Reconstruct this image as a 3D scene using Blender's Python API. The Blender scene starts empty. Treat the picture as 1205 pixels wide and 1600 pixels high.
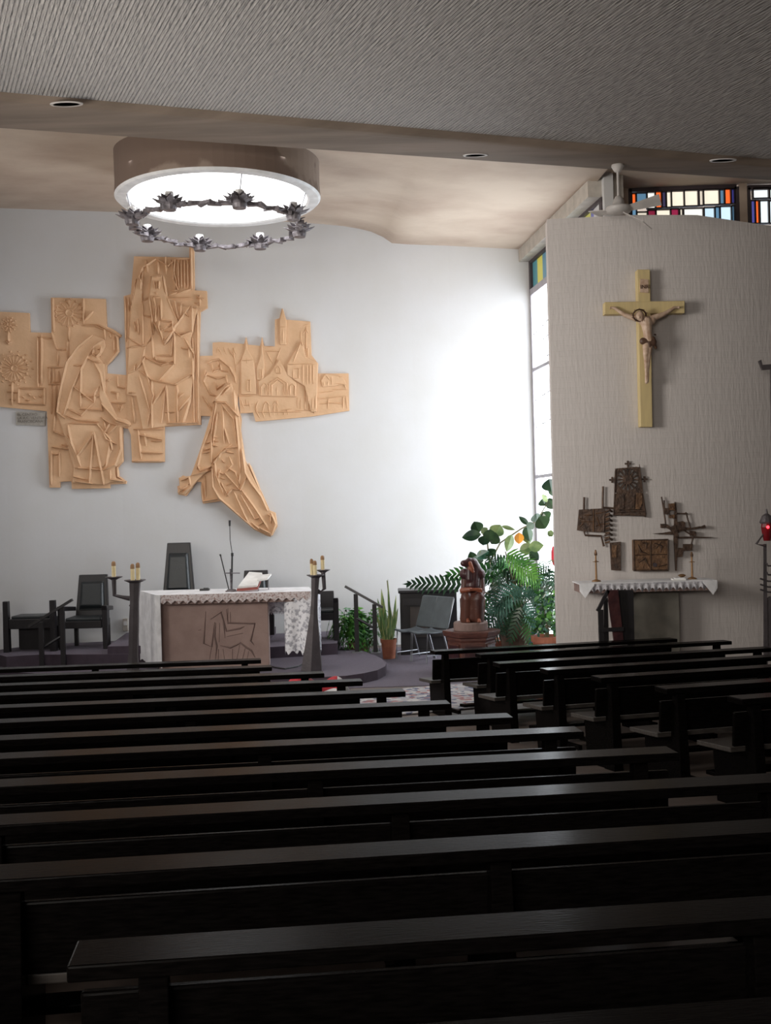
import bpy, bmesh, math, random
from mathutils import Vector, Matrix
random.seed(7)
S = bpy.context.scene
COL = S.collection
# ------------------------------------------------------------------ camera, world, exposure
F = 1700.0
CAM = Vector((0, 0, 2.43))
ROLL = 0.026
U = Vector((math.sin(ROLL), 0, math.cos(ROLL)))
RT = Vector((math.cos(ROLL), 0, -math.sin(ROLL)))
FW = Vector((0, 1, 0))
cd = bpy.data.cameras.new('camera'); cam = bpy.data.objects.new('camera', cd); COL.objects.link(cam)
cd.sensor_fit = 'VERTICAL'; cd.sensor_height = 36.0; cd.lens = F / 1600 * 36.0
cd.clip_start = 0.05; cd.clip_end = 200
cam.matrix_world = Matrix((( RT.x, U.x, -FW.x, CAM.x), (RT.y, U.y, -FW.y, CAM.y), (RT.z, U.z, -FW.z, CAM.z), (0,0,0,1)))
S.camera = cam
S.view_settings.view_transform = 'Standard'; S.view_settings.look = 'None'
S.view_settings.exposure = 0.0; S.view_settings.gamma = 1.0; S.view_settings.use_curve_mapping = False
w = bpy.data.worlds.new('world'); S.world = w; w.use_nodes = True
w.node_tree.nodes['Background'].inputs[0].default_value = (0.75, 0.85, 1.0, 1)
w.node_tree.nodes['Background'].inputs[1].default_value = 1.2
S.cycles.max_bounces = 7; S.cycles.diffuse_bounces = 4; S.cycles.glossy_bounces = 3
S.cycles.sample_clamp_indirect = 4.0

TALL_WINDOW = 6.3      # daylight behind the tall side window
SKYLIGHT = 3.2          # daylight through the round rooflight
STAINED = 1.0           # coloured clerestory panes
FILL_PANE = 0.5       # glow of the added unseen panes, nave left side and rear

def area(name, loc, direction, sx, sy, power, color=(1,1,1)):
    ld = bpy.data.lights.new(name, 'AREA'); ld.shape = 'RECTANGLE'; ld.size = sx; ld.size_y = sy
    ld.energy = power; ld.color = color
    o = bpy.data.objects.new(name, ld); COL.objects.link(o); o.location = loc
    o.rotation_euler = Vector(direction).to_track_quat('-Z', 'Y').to_euler()
    return o
area('fill_light_left', (-6.6, 8.6, 4.0), (1, 0.62, 0.04), 4.0, 2.4, 330, (1, 0.95, 0.88)).data.spread = math.radians(105)  # added fill light out of view, brightens the right wall
area('fill_light_sanctuary', (-6.7, 15.4, 4.2), (1, 0.0, 0.0), 3.0, 4.2, 70, (1, 0.96, 0.92))  # added fill, stands in for an unseen mirror of the tall window
area('fill_light_rear', (-2.0, -3.6, 4.2), (0.25, 1, 0.05), 7.0, 1.6, 640, (1, 0.93, 0.85))  # added fill light behind the camera

def at(px, py, Y):
    d = RT * ((px - 602.5) / F) + U * ((800 - py) / F) + FW
    return CAM + d * (Y / d.y)
def atz(px, py, z):
    d = RT * ((px - 602.5) / F) + U * ((800 - py) / F) + FW
    return CAM + d * ((z - CAM.z) / d.z)
def wallY(x): return 20.0 - 0.018 * (x - 2.78) ** 2
def onwall(px, py, off=0.0):
    Y = 19.0
    for _ in range(12): Y = wallY(at(px, py, Y).x)
    p = at(px, py, Y); p.y -= off
    return p
def rwallY(x): return 15.28 + 0.09 * (x - 3.75) ** 2
def onr(px, py, off=0.0):
    Y = 15.3
    for _ in range(12): Y = rwallY(at(px, py, Y).x)
    p = at(px, py, Y); p.y -= off
    return p

# ------------------------------------------------------------------ materials
def srgb(r, g, b):
    f = lambda c: (c/255/12.92) if c/255 <= .04045 else ((c/255+.055)/1.055)**2.4
    return (f(r), f(g), f(b))
def mat(name, col, rough=0.6, metal=0.0, col2=None, scale=6.0, bump=0.0, bscale=30.0, stretch=(1,1,1), spec=None, detail=4, ramp=(0.35,0.65), rotz=0):
    m = bpy.data.materials.new(name); m.use_nodes = True; nt = m.node_tree; b = nt.nodes['Principled BSDF']
    b.inputs['Base Color'].default_value = (*col, 1); b.inputs['Roughness'].default_value = rough; b.inputs['Metallic'].default_value = metal
    if spec is not None: b.inputs['Specular IOR Level'].default_value = spec
    tc = nt.nodes.new('ShaderNodeTexCoord'); mp = nt.nodes.new('ShaderNodeMapping'); mp.inputs['Scale'].default_value = stretch
    mp.inputs['Rotation'].default_value = (0, 0, rotz)
    nt.links.new(tc.outputs['Object'], mp.inputs[0])
    c2 = col2 if col2 else tuple(c * 0.8 for c in col)
    n = nt.nodes.new('ShaderNodeTexNoise'); n.inputs['Scale'].default_value = scale; n.inputs['Detail'].default_value = detail
    nt.links.new(mp.outputs[0], n.inputs['Vector'])
    r = nt.nodes.new('ShaderNodeValToRGB'); r.color_ramp.elements[0].position = ramp[0]; r.color_ramp.elements[1].position = ramp[1]
    r.color_ramp.elements[0].color = (*c2, 1); r.color_ramp.elements[1].color = (*col, 1)
    nt.links.new(n.outputs[0], r.inputs[0]); nt.links.new(r.outputs[0], b.inputs['Base Color'])
    if bump:
        n2 = nt.nodes.new('ShaderNodeTexNoise'); n2.inputs['Scale'].default_value = bscale; n2.inputs['Detail'].default_value = 6
        nt.links.new(mp.outputs[0], n2.inputs['Vector'])
        bp = nt.nodes.new('ShaderNodeBump'); bp.inputs['Strength'].default_value = bump; bp.inputs['Distance'].default_value = 0.02
        nt.links.new(n2.outputs[0], bp.inputs['Height']); nt.links.new(bp.outputs[0], b.inputs['Normal'])
    return m
def emit(name, col, strength):
    m = bpy.data.materials.new(name); m.use_nodes = True; nt = m.node_tree; b = nt.nodes['Principled BSDF']
    b.inputs['Base Color'].default_value = (*[c*.6 for c in col], 1); b.inputs['Emission Color'].default_value = (*col, 1); b.inputs['Emission Strength'].default_value = strength
    b.inputs['Roughness'].default_value = 0.3
    return m
def rib_material(name, base, dark, rotz):
    # board-marked concrete: fine parallel ribs with broken edges, patches worn smooth
    m = bpy.data.materials.new(name); m.use_nodes = True; nt = m.node_tree; N = nt.nodes; L = nt.links; b = N['Principled BSDF']
    b.inputs['Roughness'].default_value = 0.9
    tc = N.new('ShaderNodeTexCoord'); mp = N.new('ShaderNodeMapping'); mp.inputs['Rotation'].default_value = (0, 0, rotz)
    L.new(tc.outputs['Object'], mp.inputs[0])
    ns = N.new('ShaderNodeTexNoise'); ns.inputs['Scale'].default_value = 3.0; ns.inputs['Detail'].default_value = 5; L.new(mp.outputs[0], ns.inputs['Vector'])
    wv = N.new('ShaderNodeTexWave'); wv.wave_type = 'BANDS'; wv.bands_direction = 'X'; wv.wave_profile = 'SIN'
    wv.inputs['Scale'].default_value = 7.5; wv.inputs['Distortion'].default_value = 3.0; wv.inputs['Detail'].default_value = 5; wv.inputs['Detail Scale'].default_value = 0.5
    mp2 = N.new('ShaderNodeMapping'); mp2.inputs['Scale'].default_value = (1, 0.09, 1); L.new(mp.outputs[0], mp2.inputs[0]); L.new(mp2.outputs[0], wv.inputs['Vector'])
    gr = N.new('ShaderNodeSeparateXYZ'); L.new(mp.outputs[0], gr.inputs[0])
    fade = N.new('ShaderNodeMapRange'); fade.inputs[1].default_value = 2; fade.inputs[2].default_value = 7.5; fade.inputs[3].default_value = 1.15; fade.inputs[4].default_value = 0.12
    L.new(gr.outputs[0], fade.inputs[0])
    nb = N.new('ShaderNodeTexNoise'); nb.inputs['Scale'].default_value = 26; nb.inputs['Detail'].default_value = 6
    mp3 = N.new('ShaderNodeMapping'); mp3.inputs['Scale'].default_value = (1, 0.25, 1); L.new(mp.outputs[0], mp3.inputs[0]); L.new(mp3.outputs[0], nb.inputs['Vector'])
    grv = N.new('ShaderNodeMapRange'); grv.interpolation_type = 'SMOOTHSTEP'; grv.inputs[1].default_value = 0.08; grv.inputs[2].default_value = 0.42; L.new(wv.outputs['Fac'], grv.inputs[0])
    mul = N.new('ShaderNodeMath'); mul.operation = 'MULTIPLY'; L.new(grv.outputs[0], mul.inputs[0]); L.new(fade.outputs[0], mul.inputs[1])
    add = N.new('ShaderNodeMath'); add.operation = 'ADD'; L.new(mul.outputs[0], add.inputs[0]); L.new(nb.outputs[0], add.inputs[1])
    bp = N.new('ShaderNodeBump'); bp.inputs['Strength'].default_value = 1.0; bp.inputs['Distance'].default_value = 0.03
    L.new(add.outputs[0], bp.inputs['Height']); L.new(bp.outputs[0], b.inputs['Normal'])
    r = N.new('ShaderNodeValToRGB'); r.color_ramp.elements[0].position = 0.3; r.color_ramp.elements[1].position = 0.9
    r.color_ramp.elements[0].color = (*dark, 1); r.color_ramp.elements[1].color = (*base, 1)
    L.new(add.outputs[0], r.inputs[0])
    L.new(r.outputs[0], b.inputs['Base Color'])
    return m
def brick_material(name, base, mortar):
    m = bpy.data.materials.new(name); m.use_nodes = True; nt = m.node_tree; N = nt.nodes; L = nt.links; b = N['Principled BSDF']
    b.inputs['Roughness'].default_value = 0.75
    tc = N.new('ShaderNodeTexCoord'); sp = N.new('ShaderNodeSeparateXYZ'); L.new(tc.outputs['Object'], sp.inputs[0])
    cb = N.new('ShaderNodeCombineXYZ'); L.new(sp.outputs[0], cb.inputs[0]); L.new(sp.outputs[2], cb.inputs[1])
    bt = N.new('ShaderNodeTexBrick'); bt.inputs['Scale'].default_value = 1.0; bt.inputs['Brick Width'].default_value = 0.26; bt.inputs['Row Height'].default_value = 0.075
    bt.inputs['Mortar Size'].default_value = 0.006; bt.inputs['Mortar Smooth'].default_value = 0.8
    bt.inputs['Color1'].default_value = (*base, 1); bt.inputs['Color2'].default_value = (*[c*.97 for c in base], 1); bt.inputs['Mortar'].default_value = (*mortar, 1)
    L.new(cb.outputs[0], bt.inputs['Vector']); L.new(bt.outputs['Color'], b.inputs['Base Color'])
    mp = N.new('ShaderNodeMapping'); mp.inputs['Scale'].default_value = (1, 1, 0.18); L.new(tc.outputs['Object'], mp.inputs[0])
    ns = N.new('ShaderNodeTexNoise'); ns.inputs['Scale'].default_value = 28; ns.inputs['Detail'].default_value = 5; L.new(mp.outputs[0], ns.inputs['Vector'])
    ml = N.new('ShaderNodeMath'); ml.operation = 'MULTIPLY_ADD'; ml.inputs[1].default_value = 0.7; L.new(bt.outputs['Fac'], ml.inputs[0])
    ng = N.new('ShaderNodeMath'); ng.operation = 'MULTIPLY'; ng.inputs[1].default_value = -0.10; L.new(bt.outputs['Fac'], ng.inputs[0])
    ad = N.new('ShaderNodeMath'); ad.operation = 'ADD'; L.new(ng.outputs[0], ad.inputs[0]); L.new(ns.outputs[0], ad.inputs[1])
    bp = N.new('ShaderNodeBump'); bp.inputs['Strength'].default_value = 0.55; bp.inputs['Distance'].default_value = 0.012
    L.new(ad.outputs[0], bp.inputs['Height']); L.new(bp.outputs[0], b.inputs['Normal'])
    return m

M = {}
M['plaster'] = mat('white_plaster', (.62,.618,.625), .85, col2=(.60,.595,.59), scale=1.2, bump=.07, bscale=14)
M['sceil'] = mat('stained_plaster', (.56,.46,.37), .85, col2=(.43,.33,.26), scale=.8, bump=.15, bscale=10, stretch=(1,1.3,1), detail=9, ramp=(.32,.62))
M['band'] = mat('brown_plaster', (.215,.165,.13), .85, col2=(.15,.115,.09), scale=1.5, bump=.15, bscale=12, stretch=(.35,3,1), rotz=0)
M['drum'] = mat('drum_plaster', (.27,.21,.17), .95, col2=(.17,.12,.095), scale=.9, bump=.1, bscale=10, detail=8, ramp=(.49,.53))
M['white'] = mat('white_paint', (.8,.8,.8), .5)
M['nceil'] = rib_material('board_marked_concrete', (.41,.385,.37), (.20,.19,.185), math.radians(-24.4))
M['brick'] = brick_material('white_painted_brick', (.58,.54,.52), (.565,.525,.505))
M['nwall'] = mat('dark_plaster', (.22,.2,.19), .9)
M['floor'] = mat('nave_floor', (.13,.10,.085), .6, col2=(.09,.07,.06), scale=4)
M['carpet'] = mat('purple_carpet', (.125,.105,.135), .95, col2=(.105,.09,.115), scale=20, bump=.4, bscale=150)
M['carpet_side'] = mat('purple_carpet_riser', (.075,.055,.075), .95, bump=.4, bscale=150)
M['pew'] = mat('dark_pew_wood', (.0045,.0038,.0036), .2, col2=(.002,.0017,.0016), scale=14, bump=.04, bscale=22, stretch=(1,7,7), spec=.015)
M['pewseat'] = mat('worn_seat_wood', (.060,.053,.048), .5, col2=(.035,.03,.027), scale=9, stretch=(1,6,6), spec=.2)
M['pewend'] = mat('pew_end_grain', (.16,.08,.045), .5, col2=(.09,.045,.025), scale=16)
M['relief'] = mat('terracotta_relief', (.70,.45,.27), .7, col2=(.62,.385,.22), scale=2.5, bump=.25, bscale=18)
M['relief_edge'] = mat('terracotta_edge', (.60,.38,.23), .75)
M['black'] = mat('black_leather', (.016,.021,.024), .38, bump=.1, bscale=30)
M['blackwood'] = mat('black_wood', (.014,.012,.014), .4, bump=.1, stretch=(1,1,.2))
M['iron'] = mat('dark_iron', (.105,.092,.098), .45, .4, bump=.3, bscale=25)
M['bronze'] = mat('aged_bronze', (.26,.24,.26), .45, .35, col2=(.07,.06,.065), scale=12, bump=.3, bscale=25)
M['copper'] = mat('brown_metal', (.115,.07,.048), .55, .35, col2=(.055,.036,.028), scale=14, bump=.7, bscale=26)
M['copper_light'] = mat('warm_metal', (.21,.115,.06), .5, .35, col2=(.11,.06,.035), scale=14, bump=.7, bscale=30)
M['brass'] = mat('brass', (.33,.19,.09), .45, .6, bump=.3)
M['cloth'] = mat('white_cloth', (.82,.82,.84), .9, bump=.12, bscale=40)
M['lace'] = mat('lace', (.66,.6,.6), .9, col2=(.34,.22,.2), scale=34, bump=.3, bscale=60, ramp=(.36,.52))
M['lace_grey'] = mat('grey_lace', (.55,.54,.57), .9, col2=(.3,.29,.32), scale=30, bump=.3, bscale=60, ramp=(.36,.52))
M['lacew'] = mat('white_lace', (.86,.86,.9), .9, col2=(.42,.42,.47), scale=20, bump=.5, bscale=40, ramp=(.40,.52))
M['stone'] = mat('pink_stone', (.36,.255,.225), .8, col2=(.31,.215,.19), scale=5, bump=.3, bscale=60)
M['stone_dark'] = mat('carved_stone', (.26,.18,.16), .85, bump=.2, bscale=60)
M['stone2'] = mat('grey_green_stone', (.21,.195,.165), .8, col2=(.15,.14,.12), scale=5)
M['candle'] = mat('candle_wax', (.78,.66,.40), .45, col2=(.7,.56,.3), scale=10)
M['candle_top'] = mat('scorched_wax', (.32,.17,.07), .5)
M['screen'] = mat('grey_plastic', (.10,.12,.135), .6)
M['chrome'] = mat('grey_metal', (.32,.33,.36), .35, .7)
M['pot'] = mat('terracotta', (.42,.15,.08), .7, col2=(.3,.1,.06), bump=.2)
M['potbrown'] = mat('brown_planter', (.20,.13,.09), .8, col2=(.13,.08,.06), bump=.4)
M['soil'] = mat('soil', (.03,.02,.015), 1)
M['woodred'] = mat('red_brown_wood', (.10,.035,.022), .42, col2=(.05,.015,.012), scale=7, bump=.25, bscale=18, stretch=(1,1,.25))
M['wooddark'] = mat('dark_carved_wood', (.06,.02,.02), .33, col2=(.03,.01,.012), scale=9, bump=.2, bscale=20)
M['woodskin'] = mat('orange_carved_wood', (.24,.07,.035), .35, bump=.1)
M['pedestal'] = mat('carved_pedestal_wood', (.13,.05,.035), .45, col2=(.07,.025,.02), scale=10, bump=.2, stretch=(1,1,4))
M['panel'] = mat('dark_brown_panel', (.055,.042,.036), .5, col2=(.035,.028,.025), scale=6, stretch=(1,1,.3))
M['cross'] = mat('pale_yellow_wood', (.62,.49,.24), .6, col2=(.55,.43,.22), scale=5, stretch=(5,5,.5))
M['corpus'] = mat('painted_corpus', (.60,.45,.34), .5, col2=(.42,.27,.18), scale=14)
M['corpusdark'] = mat('dark_gilt', (.10,.05,.03), .5)
M['fan'] = mat('cream_enamel', (.50,.47,.45), .4)
M['frame'] = mat('dark_window_frame', (.06,.045,.05), .5)
M['frame_pale'] = mat('grey_window_frame', (.42,.40,.44), .5)
M['beam'] = mat('pale_beam', (.52,.48,.43), .8, bump=.2)
M['paper'] = mat('paper', (.85,.84,.82), .7)
M['red'] = mat('red_cloth', (.5,.02,.035), .7, col2=(.3,.01,.02), scale=15)
M['bookred'] = mat('red_leather', (.35,.09,.07), .5)
M['plaque'] = mat('plaque_stone', (.43,.40,.36), .7, col2=(.36,.33,.29), scale=20)
M['ink'] = mat('incised_letters', (.16,.14,.12), .8)
M['blue'] = mat('blue_plastic', (.08,.2,.55), .5)
M['fleaf'] = mat('green_leaf', (.055,.22,.04), .4, col2=(.02,.09,.025), scale=5)
M['fleaf2'] = mat('bright_leaf', (.14,.38,.05), .45, col2=(.05,.2,.03), scale=5)
M['dleaf'] = mat('dark_leaf', (.03,.085,.035), .28, col2=(.014,.04,.022), scale=5)
M['bleaf'] = mat('bluish_leaf', (.12,.26,.20), .25, col2=(.03,.09,.06), scale=4)
M['rleaf'] = mat('rubber_leaf', (.045,.085,.035), .22, col2=(.015,.035,.02), scale=4)
M['pleaf'] = mat('pale_leaf', (.26,.33,.13), .35, col2=(.10,.16,.06), scale=6)
M['oleaf'] = mat('yellowed_leaf', (.75,.30,.03), .4)
M['stem'] = mat('plant_stem', (.16,.14,.07), .6)
M['snake'] = mat('banded_leaf', (.10,.19,.06), .4, col2=(.33,.38,.14), scale=3, stretch=(14,14,.4), ramp=(.42,.5))
M['black_mic'] = mat('black_plastic', (.02,.02,.02), .5)
M['red_glow'] = emit('red_lamp_glow', (1,.02,.03), 9)
M['red_glass'] = mat('red_glass', (.16,.008,.012), .2)

# ------------------------------------------------------------------ mesh building
class MB:
    def __init__(s): s.v = []; s.f = []; s.m = []; s.mats = []
    def mi(s, m):
        if m is None: m = s.mats[0] if s.mats else M['white']
        if m not in s.mats: s.mats.append(m)
        return s.mats.index(m)
    def add(s, vs, fs, m=None):
        k = len(s.v); i = s.mi(m); s.v += [tuple(p) for p in vs]
        for f in fs: s.f.append(tuple(k + j for j in f)); s.m.append(i)
    def box(s, c, d, m=None, R=None):
        c = Vector(c); vs = []
        for x in (-.5,.5):
            for y in (-.5,.5):
                for z in (-.5,.5):
                    p = Vector((x*d[0], y*d[1], z*d[2]))
                    if R is not None: p = R @ p
                    vs.append(c + p)
        s.add(vs, [(0,1,3,2),(4,6,7,5),(0,4,5,1),(2,3,7,6),(0,2,6,4),(1,5,7,3)], m)
    def hexa(s, b, t, m=None):
        n = len(b); vs = list(b) + list(t)
        s.add(vs, [tuple(range(n))[::-1], tuple(range(n, 2*n))] + [(i, (i+1)%n, n+(i+1)%n, n+i) for i in range(n)], m)
    def tube(s, pts, r, m=None, n=8, caps=True):
        pts = [Vector(p) for p in pts]; rs = r if isinstance(r, (list,tuple)) else [r]*len(pts)
        rings = []
        for i, p in enumerate(pts):
            t = (pts[min(i+1,len(pts)-1)] - pts[max(i-1,0)]).normalized()
            a = Vector((0,0,1)) if abs(t.z) < .9 else Vector((1,0,0))
            x = t.cross(a).normalized(); y = t.cross(x).normalized()
            rings.append([p + x*math.cos(2*math.pi*k/n)*rs[i] + y*math.sin(2*math.pi*k/n)*rs[i] for k in range(n)])
        vs = [p for q in rings for p in q]; fs = []
        for i in range(len(pts)-1):
            for k in range(n): fs.append((i*n+k, i*n+(k+1)%n, (i+1)*n+(k+1)%n, (i+1)*n+k))
        if caps: fs += [tuple(range(n))[::-1], tuple(range((len(pts)-1)*n, len(pts)*n))]
        s.add(vs, fs, m)
    def lathe(s, c, prof, m=None, n=24, start=0, close=True):
        c = Vector(c); vs = []; fs = []
        for r, z in prof:
            for k in range(n):
                a = start + 2*math.pi*k/n; vs.append(c + Vector((r*math.cos(a), r*math.sin(a), z)))
        for i in range(len(prof)-1):
            for k in range(n): fs.append((i*n+k, i*n+(k+1)%n, (i+1)*n+(k+1)%n, (i+1)*n+k))
        if close: fs += [tuple(range(n))[::-1], tuple(range((len(prof)-1)*n, len(prof)*n))]
        s.add(vs, fs, m)
    def ball(s, c, r, m=None, n=10, R=None):
        c = Vector(c); r = r if isinstance(r,(tuple,list)) else (r,r,r); vs = []; fs = []; h = n//2+1
        for i in range(h+1):
            ph = math.pi*i/h
            for k in range(n):
                a = 2*math.pi*k/n; p = Vector((r[0]*math.sin(ph)*math.cos(a), r[1]*math.sin(ph)*math.sin(a), r[2]*math.cos(ph)))
                if R is not None: p = R @ p
                vs.append(c+p)
        for i in range(h):
            for k in range(n): fs.append((i*n+k, (i+1)*n+k, (i+1)*n+(k+1)%n, i*n+(k+1)%n))
        s.add(vs, fs, m)
    def prism(s, poly, vec, m=None, chamfer=None):
        # closed solid: polygon pts moved by vec, optional chamfered front
        poly = [Vector(p) for p in poly]; vec = Vector(vec); n = len(poly); c = sum(poly, Vector())/n
        b = poly; t = [p + vec for p in poly]
        s.add(b + t, [tuple(range(n)), tuple(range(2*n-1, n-1, -1))] + [(i, n+i, n+(i+1)%n, (i+1)%n) for i in range(n)], m)
    def ridge(s, pts, w, hv, m=None):
        # raised carving: triangular ribs along a polyline, hv = height vector
        pts = [Vector(p) for p in pts]; hv = Vector(hv); nrm = hv.normalized(); L_, A, R_ = [], [], []
        for i, p in enumerate(pts):
            t = (pts[min(i+1,len(pts)-1)] - pts[max(i-1,0)]).normalized(); x = t.cross(nrm).normalized()*w
            e = 0.35 if i in (0, len(pts)-1) else 1
            L_.append(p + x*e); A.append(p + hv*(.5 if e < 1 else 1)); R_.append(p - x*e)
        n = len(pts); fs = []
        for i in range(n-1): fs += [(i, i+1, n+i+1, n+i), (n+i, n+i+1, 2*n+i+1, 2*n+i), (2*n+i, 2*n+i+1, i+1, i)]
        fs += [(0, n, 2*n), (n-1, 3*n-1, 2*n-1)]
        s.add(L_+A+R_, fs, m)
    def build(s, name, parent=None, smooth=False, loc=None, bevel=0):
        o = Vector(loc) if loc is not None else Vector((0,0,0))
        me = bpy.data.meshes.new(name); me.from_pydata([tuple(Vector(v) - o) for v in s.v], [], s.f)
        for m in s.mats: me.materials.append(m)
        me.polygons.foreach_set('material_index', s.m)
        me.update(); me.validate()
        bm = bmesh.new(); bm.from_mesh(me); bmesh.ops.recalc_face_normals(bm, faces=bm.faces); bm.to_mesh(me); bm.free()
        if smooth: me.polygons.foreach_set('use_smooth', [True]*len(me.polygons))
        ob = bpy.data.objects.new(name, me); COL.objects.link(ob); ob.location = o
        if bevel:
            b = ob.modifiers.new('bevel', 'BEVEL'); b.width = bevel; b.segments = 2; b.limit_method = 'ANGLE'
        if parent is not None:
            ob.parent = parent
            ob.matrix_parent_inverse = Matrix.Identity(4)
            ob.location = o - world_loc(parent)
        return ob
def world_loc(p):
    l = Vector((0,0,0))
    while p is not None: l += p.location; p = p.parent
    return l
def tag(o, label=None, cat=None, group=None, kind=None):
    if label: o['label'] = label
    if cat: o['category'] = cat
    if group: o['group'] = group
    if kind: o['kind'] = kind
    return o
def thing(name, loc, label, cat, group=None):
    o = bpy.data.objects.new(name, None); COL.objects.link(o); o.location = loc; o.empty_display_size = .1
    return tag(o, label, cat, group)
def struct(mb, name, **k): return tag(mb.build(name, **k), kind='structure')
def remesh(mb, name, voxel, parent=None, loc=None, smooth_it=6):
    t = mb.build('temporary_blob'); md = t.modifiers.new('r', 'REMESH'); md.mode = 'VOXEL'; md.voxel_size = voxel
    if smooth_it:
        sm = t.modifiers.new('s', 'SMOOTH'); sm.iterations = smooth_it; sm.factor = .5
    dg = bpy.context.evaluated_depsgraph_get(); me = bpy.data.meshes.new_from_object(t.evaluated_get(dg))
    bpy.data.objects.remove(t); me.name = name
    me.materials.clear(); me.materials.append(mb.mats[0])
    me.polygons.foreach_set('material_index', [0]*len(me.polygons))
    me.polygons.foreach_set('use_smooth', [True]*len(me.polygons))
    o = Vector(loc) if loc is not None else Vector((0,0,0)); me.transform(Matrix.Translation(-o))
    ob = bpy.data.objects.new(name, me); COL.objects.link(ob); ob.location = o
    if parent is not None: ob.parent = parent; ob.location = o - world_loc(parent)
    return ob
def limb(mb, a, b, ra, rb, m=None, steps=7, sq=1.0):
    a = Vector(a); b = Vector(b)
    for i in range(steps+1):
        t = i/steps; r = ra + (rb-ra)*t; mb.ball(a.lerp(b, t), (r, r*sq, r), m, 10)
# ------------------------------------------------------------------ the setting
def zf(y): return 0.71 - 0.056*y if y < 12.68 else 0.0
mb = MB(); XL, XR, YB = -7.0, 8.0, -4.0
mb.add([(XL,YB,zf(YB)),(XR,YB,zf(YB)),(XR,12.68,0),(XL,12.68,0),(XL,YB,-1),(XR,YB,-1),(XR,12.68,-1),(XL,12.68,-1)],
       [(0,1,2,3),(7,6,5,4),(0,4,5,1),(1,5,6,2),(2,6,7,3),(3,7,4,0)], M['floor'])
mb.add([(XL,12.68,0),(XR,12.68,0),(XR,21,0),(XL,21,0),(XL,12.68,-1),(XR,12.68,-1),(XR,21,-1),(XL,21,-1)],
       [(0,1,2,3),(7,6,5,4),(0,4,5,1),(1,5,6,2),(2,6,7,3),(3,7,4,0)], M['floor'])
struct(mb, 'floor')
# sanctuary carpet, one step platform, upper step
mb = MB()
mb.prism([(-6.9,14.9,.001),(2.4,15.15,.001),(3.3,15.9,.001),(2.8,19.9,.001),(-6.9,18.3,.001)], (0,0,.008), M['carpet'])
struct(mb, 'floor_carpet')
def platform(name, px, z0, z1, back):
    top = [atz(x, y, z1) for x, y in px] + [Vector(b) for b in back]
    for p in top: p.z = z1
    m = MB(); n = len(top)
    m.add(top, [tuple(range(n))], M['carpet'])
    bot = [Vector((p.x, p.y, z0)) for p in top]
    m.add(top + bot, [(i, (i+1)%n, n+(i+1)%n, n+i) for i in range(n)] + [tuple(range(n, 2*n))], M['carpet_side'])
    return struct(m, name)
platform('floor_platform', [(-40,1046),(80,1054),(200,1057),(320,1058),(420,1058),(500,1058),(540,1056),(568,1052),(590,1047),(602,1041),(604,1036),(597,1029),(584,1023),(568,1017),(545,1012),(522,1010)],
         0.0, .15, [(-.8,19.4,0),(-5.6,18.6,0),(-6.0,17.0,0)])
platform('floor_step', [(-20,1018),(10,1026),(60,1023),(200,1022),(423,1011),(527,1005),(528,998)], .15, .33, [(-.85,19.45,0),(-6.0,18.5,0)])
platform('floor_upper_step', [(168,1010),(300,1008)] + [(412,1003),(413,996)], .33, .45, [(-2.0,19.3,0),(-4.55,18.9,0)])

# end wall behind the altar, gently curved; its top follows the ceiling line
ceil_px = [(-60,322),(0,325),(60,327),(120,329),(180,331),(260,336),(330,340),(400,344),(460,347),(505,350),(535,353),(560,357),(580,362),(598,370),(612,380),(640,382),(700,384),(760,387),(800,389),(838,391)]
top = [onwall(x, y) for x, y in ceil_px]
mb = MB(); n = len(top)
first = top[0]; left = Vector((XL, wallY(XL), first.z)); pts = [left] + top + [Vector((2.95, wallY(2.95), top[-1].z))]
n = len(pts)
vs = [Vector((p.x, p.y, 0)) for p in pts] + [p + Vector((0,0,.25)) for p in pts] + [Vector((p.x, p.y+.25, 0)) for p in pts] + [p + Vector((0,.25,.25)) for p in pts]
fs = []
for i in range(n-1):
    fs += [(i,i+1,n+i+1,n+i), (2*n+i+1,2*n+i,3*n+i,3*n+i+1), (n+i,n+i+1,3*n+i+1,3*n+i)]
fs += [(0,n,3*n,2*n),(n-1,3*n-1,4*n-1,2*n-1)]
mb.add(vs, fs, M['plaster']); wn = struct(mb, 'wall_north', smooth=False)

# brown soffit band and the nave ceiling
A0 = at(-60, 139, 11.65); A1 = at(1265, 255, 15.3)
zn = 4.72 + 2.43
def cut(px, py, z): return atz(px, py, z)
NA, NB = cut(-80,138,zn), cut(1300,258,zn)
SA, SB = cut(-80,199.7,zn-.10), cut(1300,291.3,zn-.10)
dirn = (NB-NA).normalized()
NA -= dirn*3; NB += dirn*3; SA -= (SB-SA).normalized()*3; SB += (SB-SA).normalized()*3
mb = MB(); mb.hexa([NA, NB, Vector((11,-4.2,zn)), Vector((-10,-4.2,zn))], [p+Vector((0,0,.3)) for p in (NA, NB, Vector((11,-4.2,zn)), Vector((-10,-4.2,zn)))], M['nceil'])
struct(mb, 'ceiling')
# soffit: rounded profile between nave ceiling edge and the sanctuary
mb = MB(); rows = []
for t, dz in ((-.04,.02),(-.01,-.035),(.03,-.075),(.10,-.09),(.5,-.10),(.88,-.095),(.96,-.075),(1.0,-.03),(1.01,.3),(1.01,1.4),(-.04,1.4)):
    a = NA.lerp(SA, t); b = NB.lerp(SB, t); rows.append((Vector((a.x,a.y,zn+dz)), Vector((b.x,b.y,zn+dz))))
vs = [p for r in rows for p in r]
fs = [(2*i, 2*i+1, 2*((i+1)%len(rows))+1, 2*((i+1)%len(rows))) for i in range(len(rows))] + [tuple(2*i for i in range(len(rows))), tuple(2*i+1 for i in range(len(rows)))]
mb.add(vs, fs, M['band']); struct(mb, 'ceiling_soffit')
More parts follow.
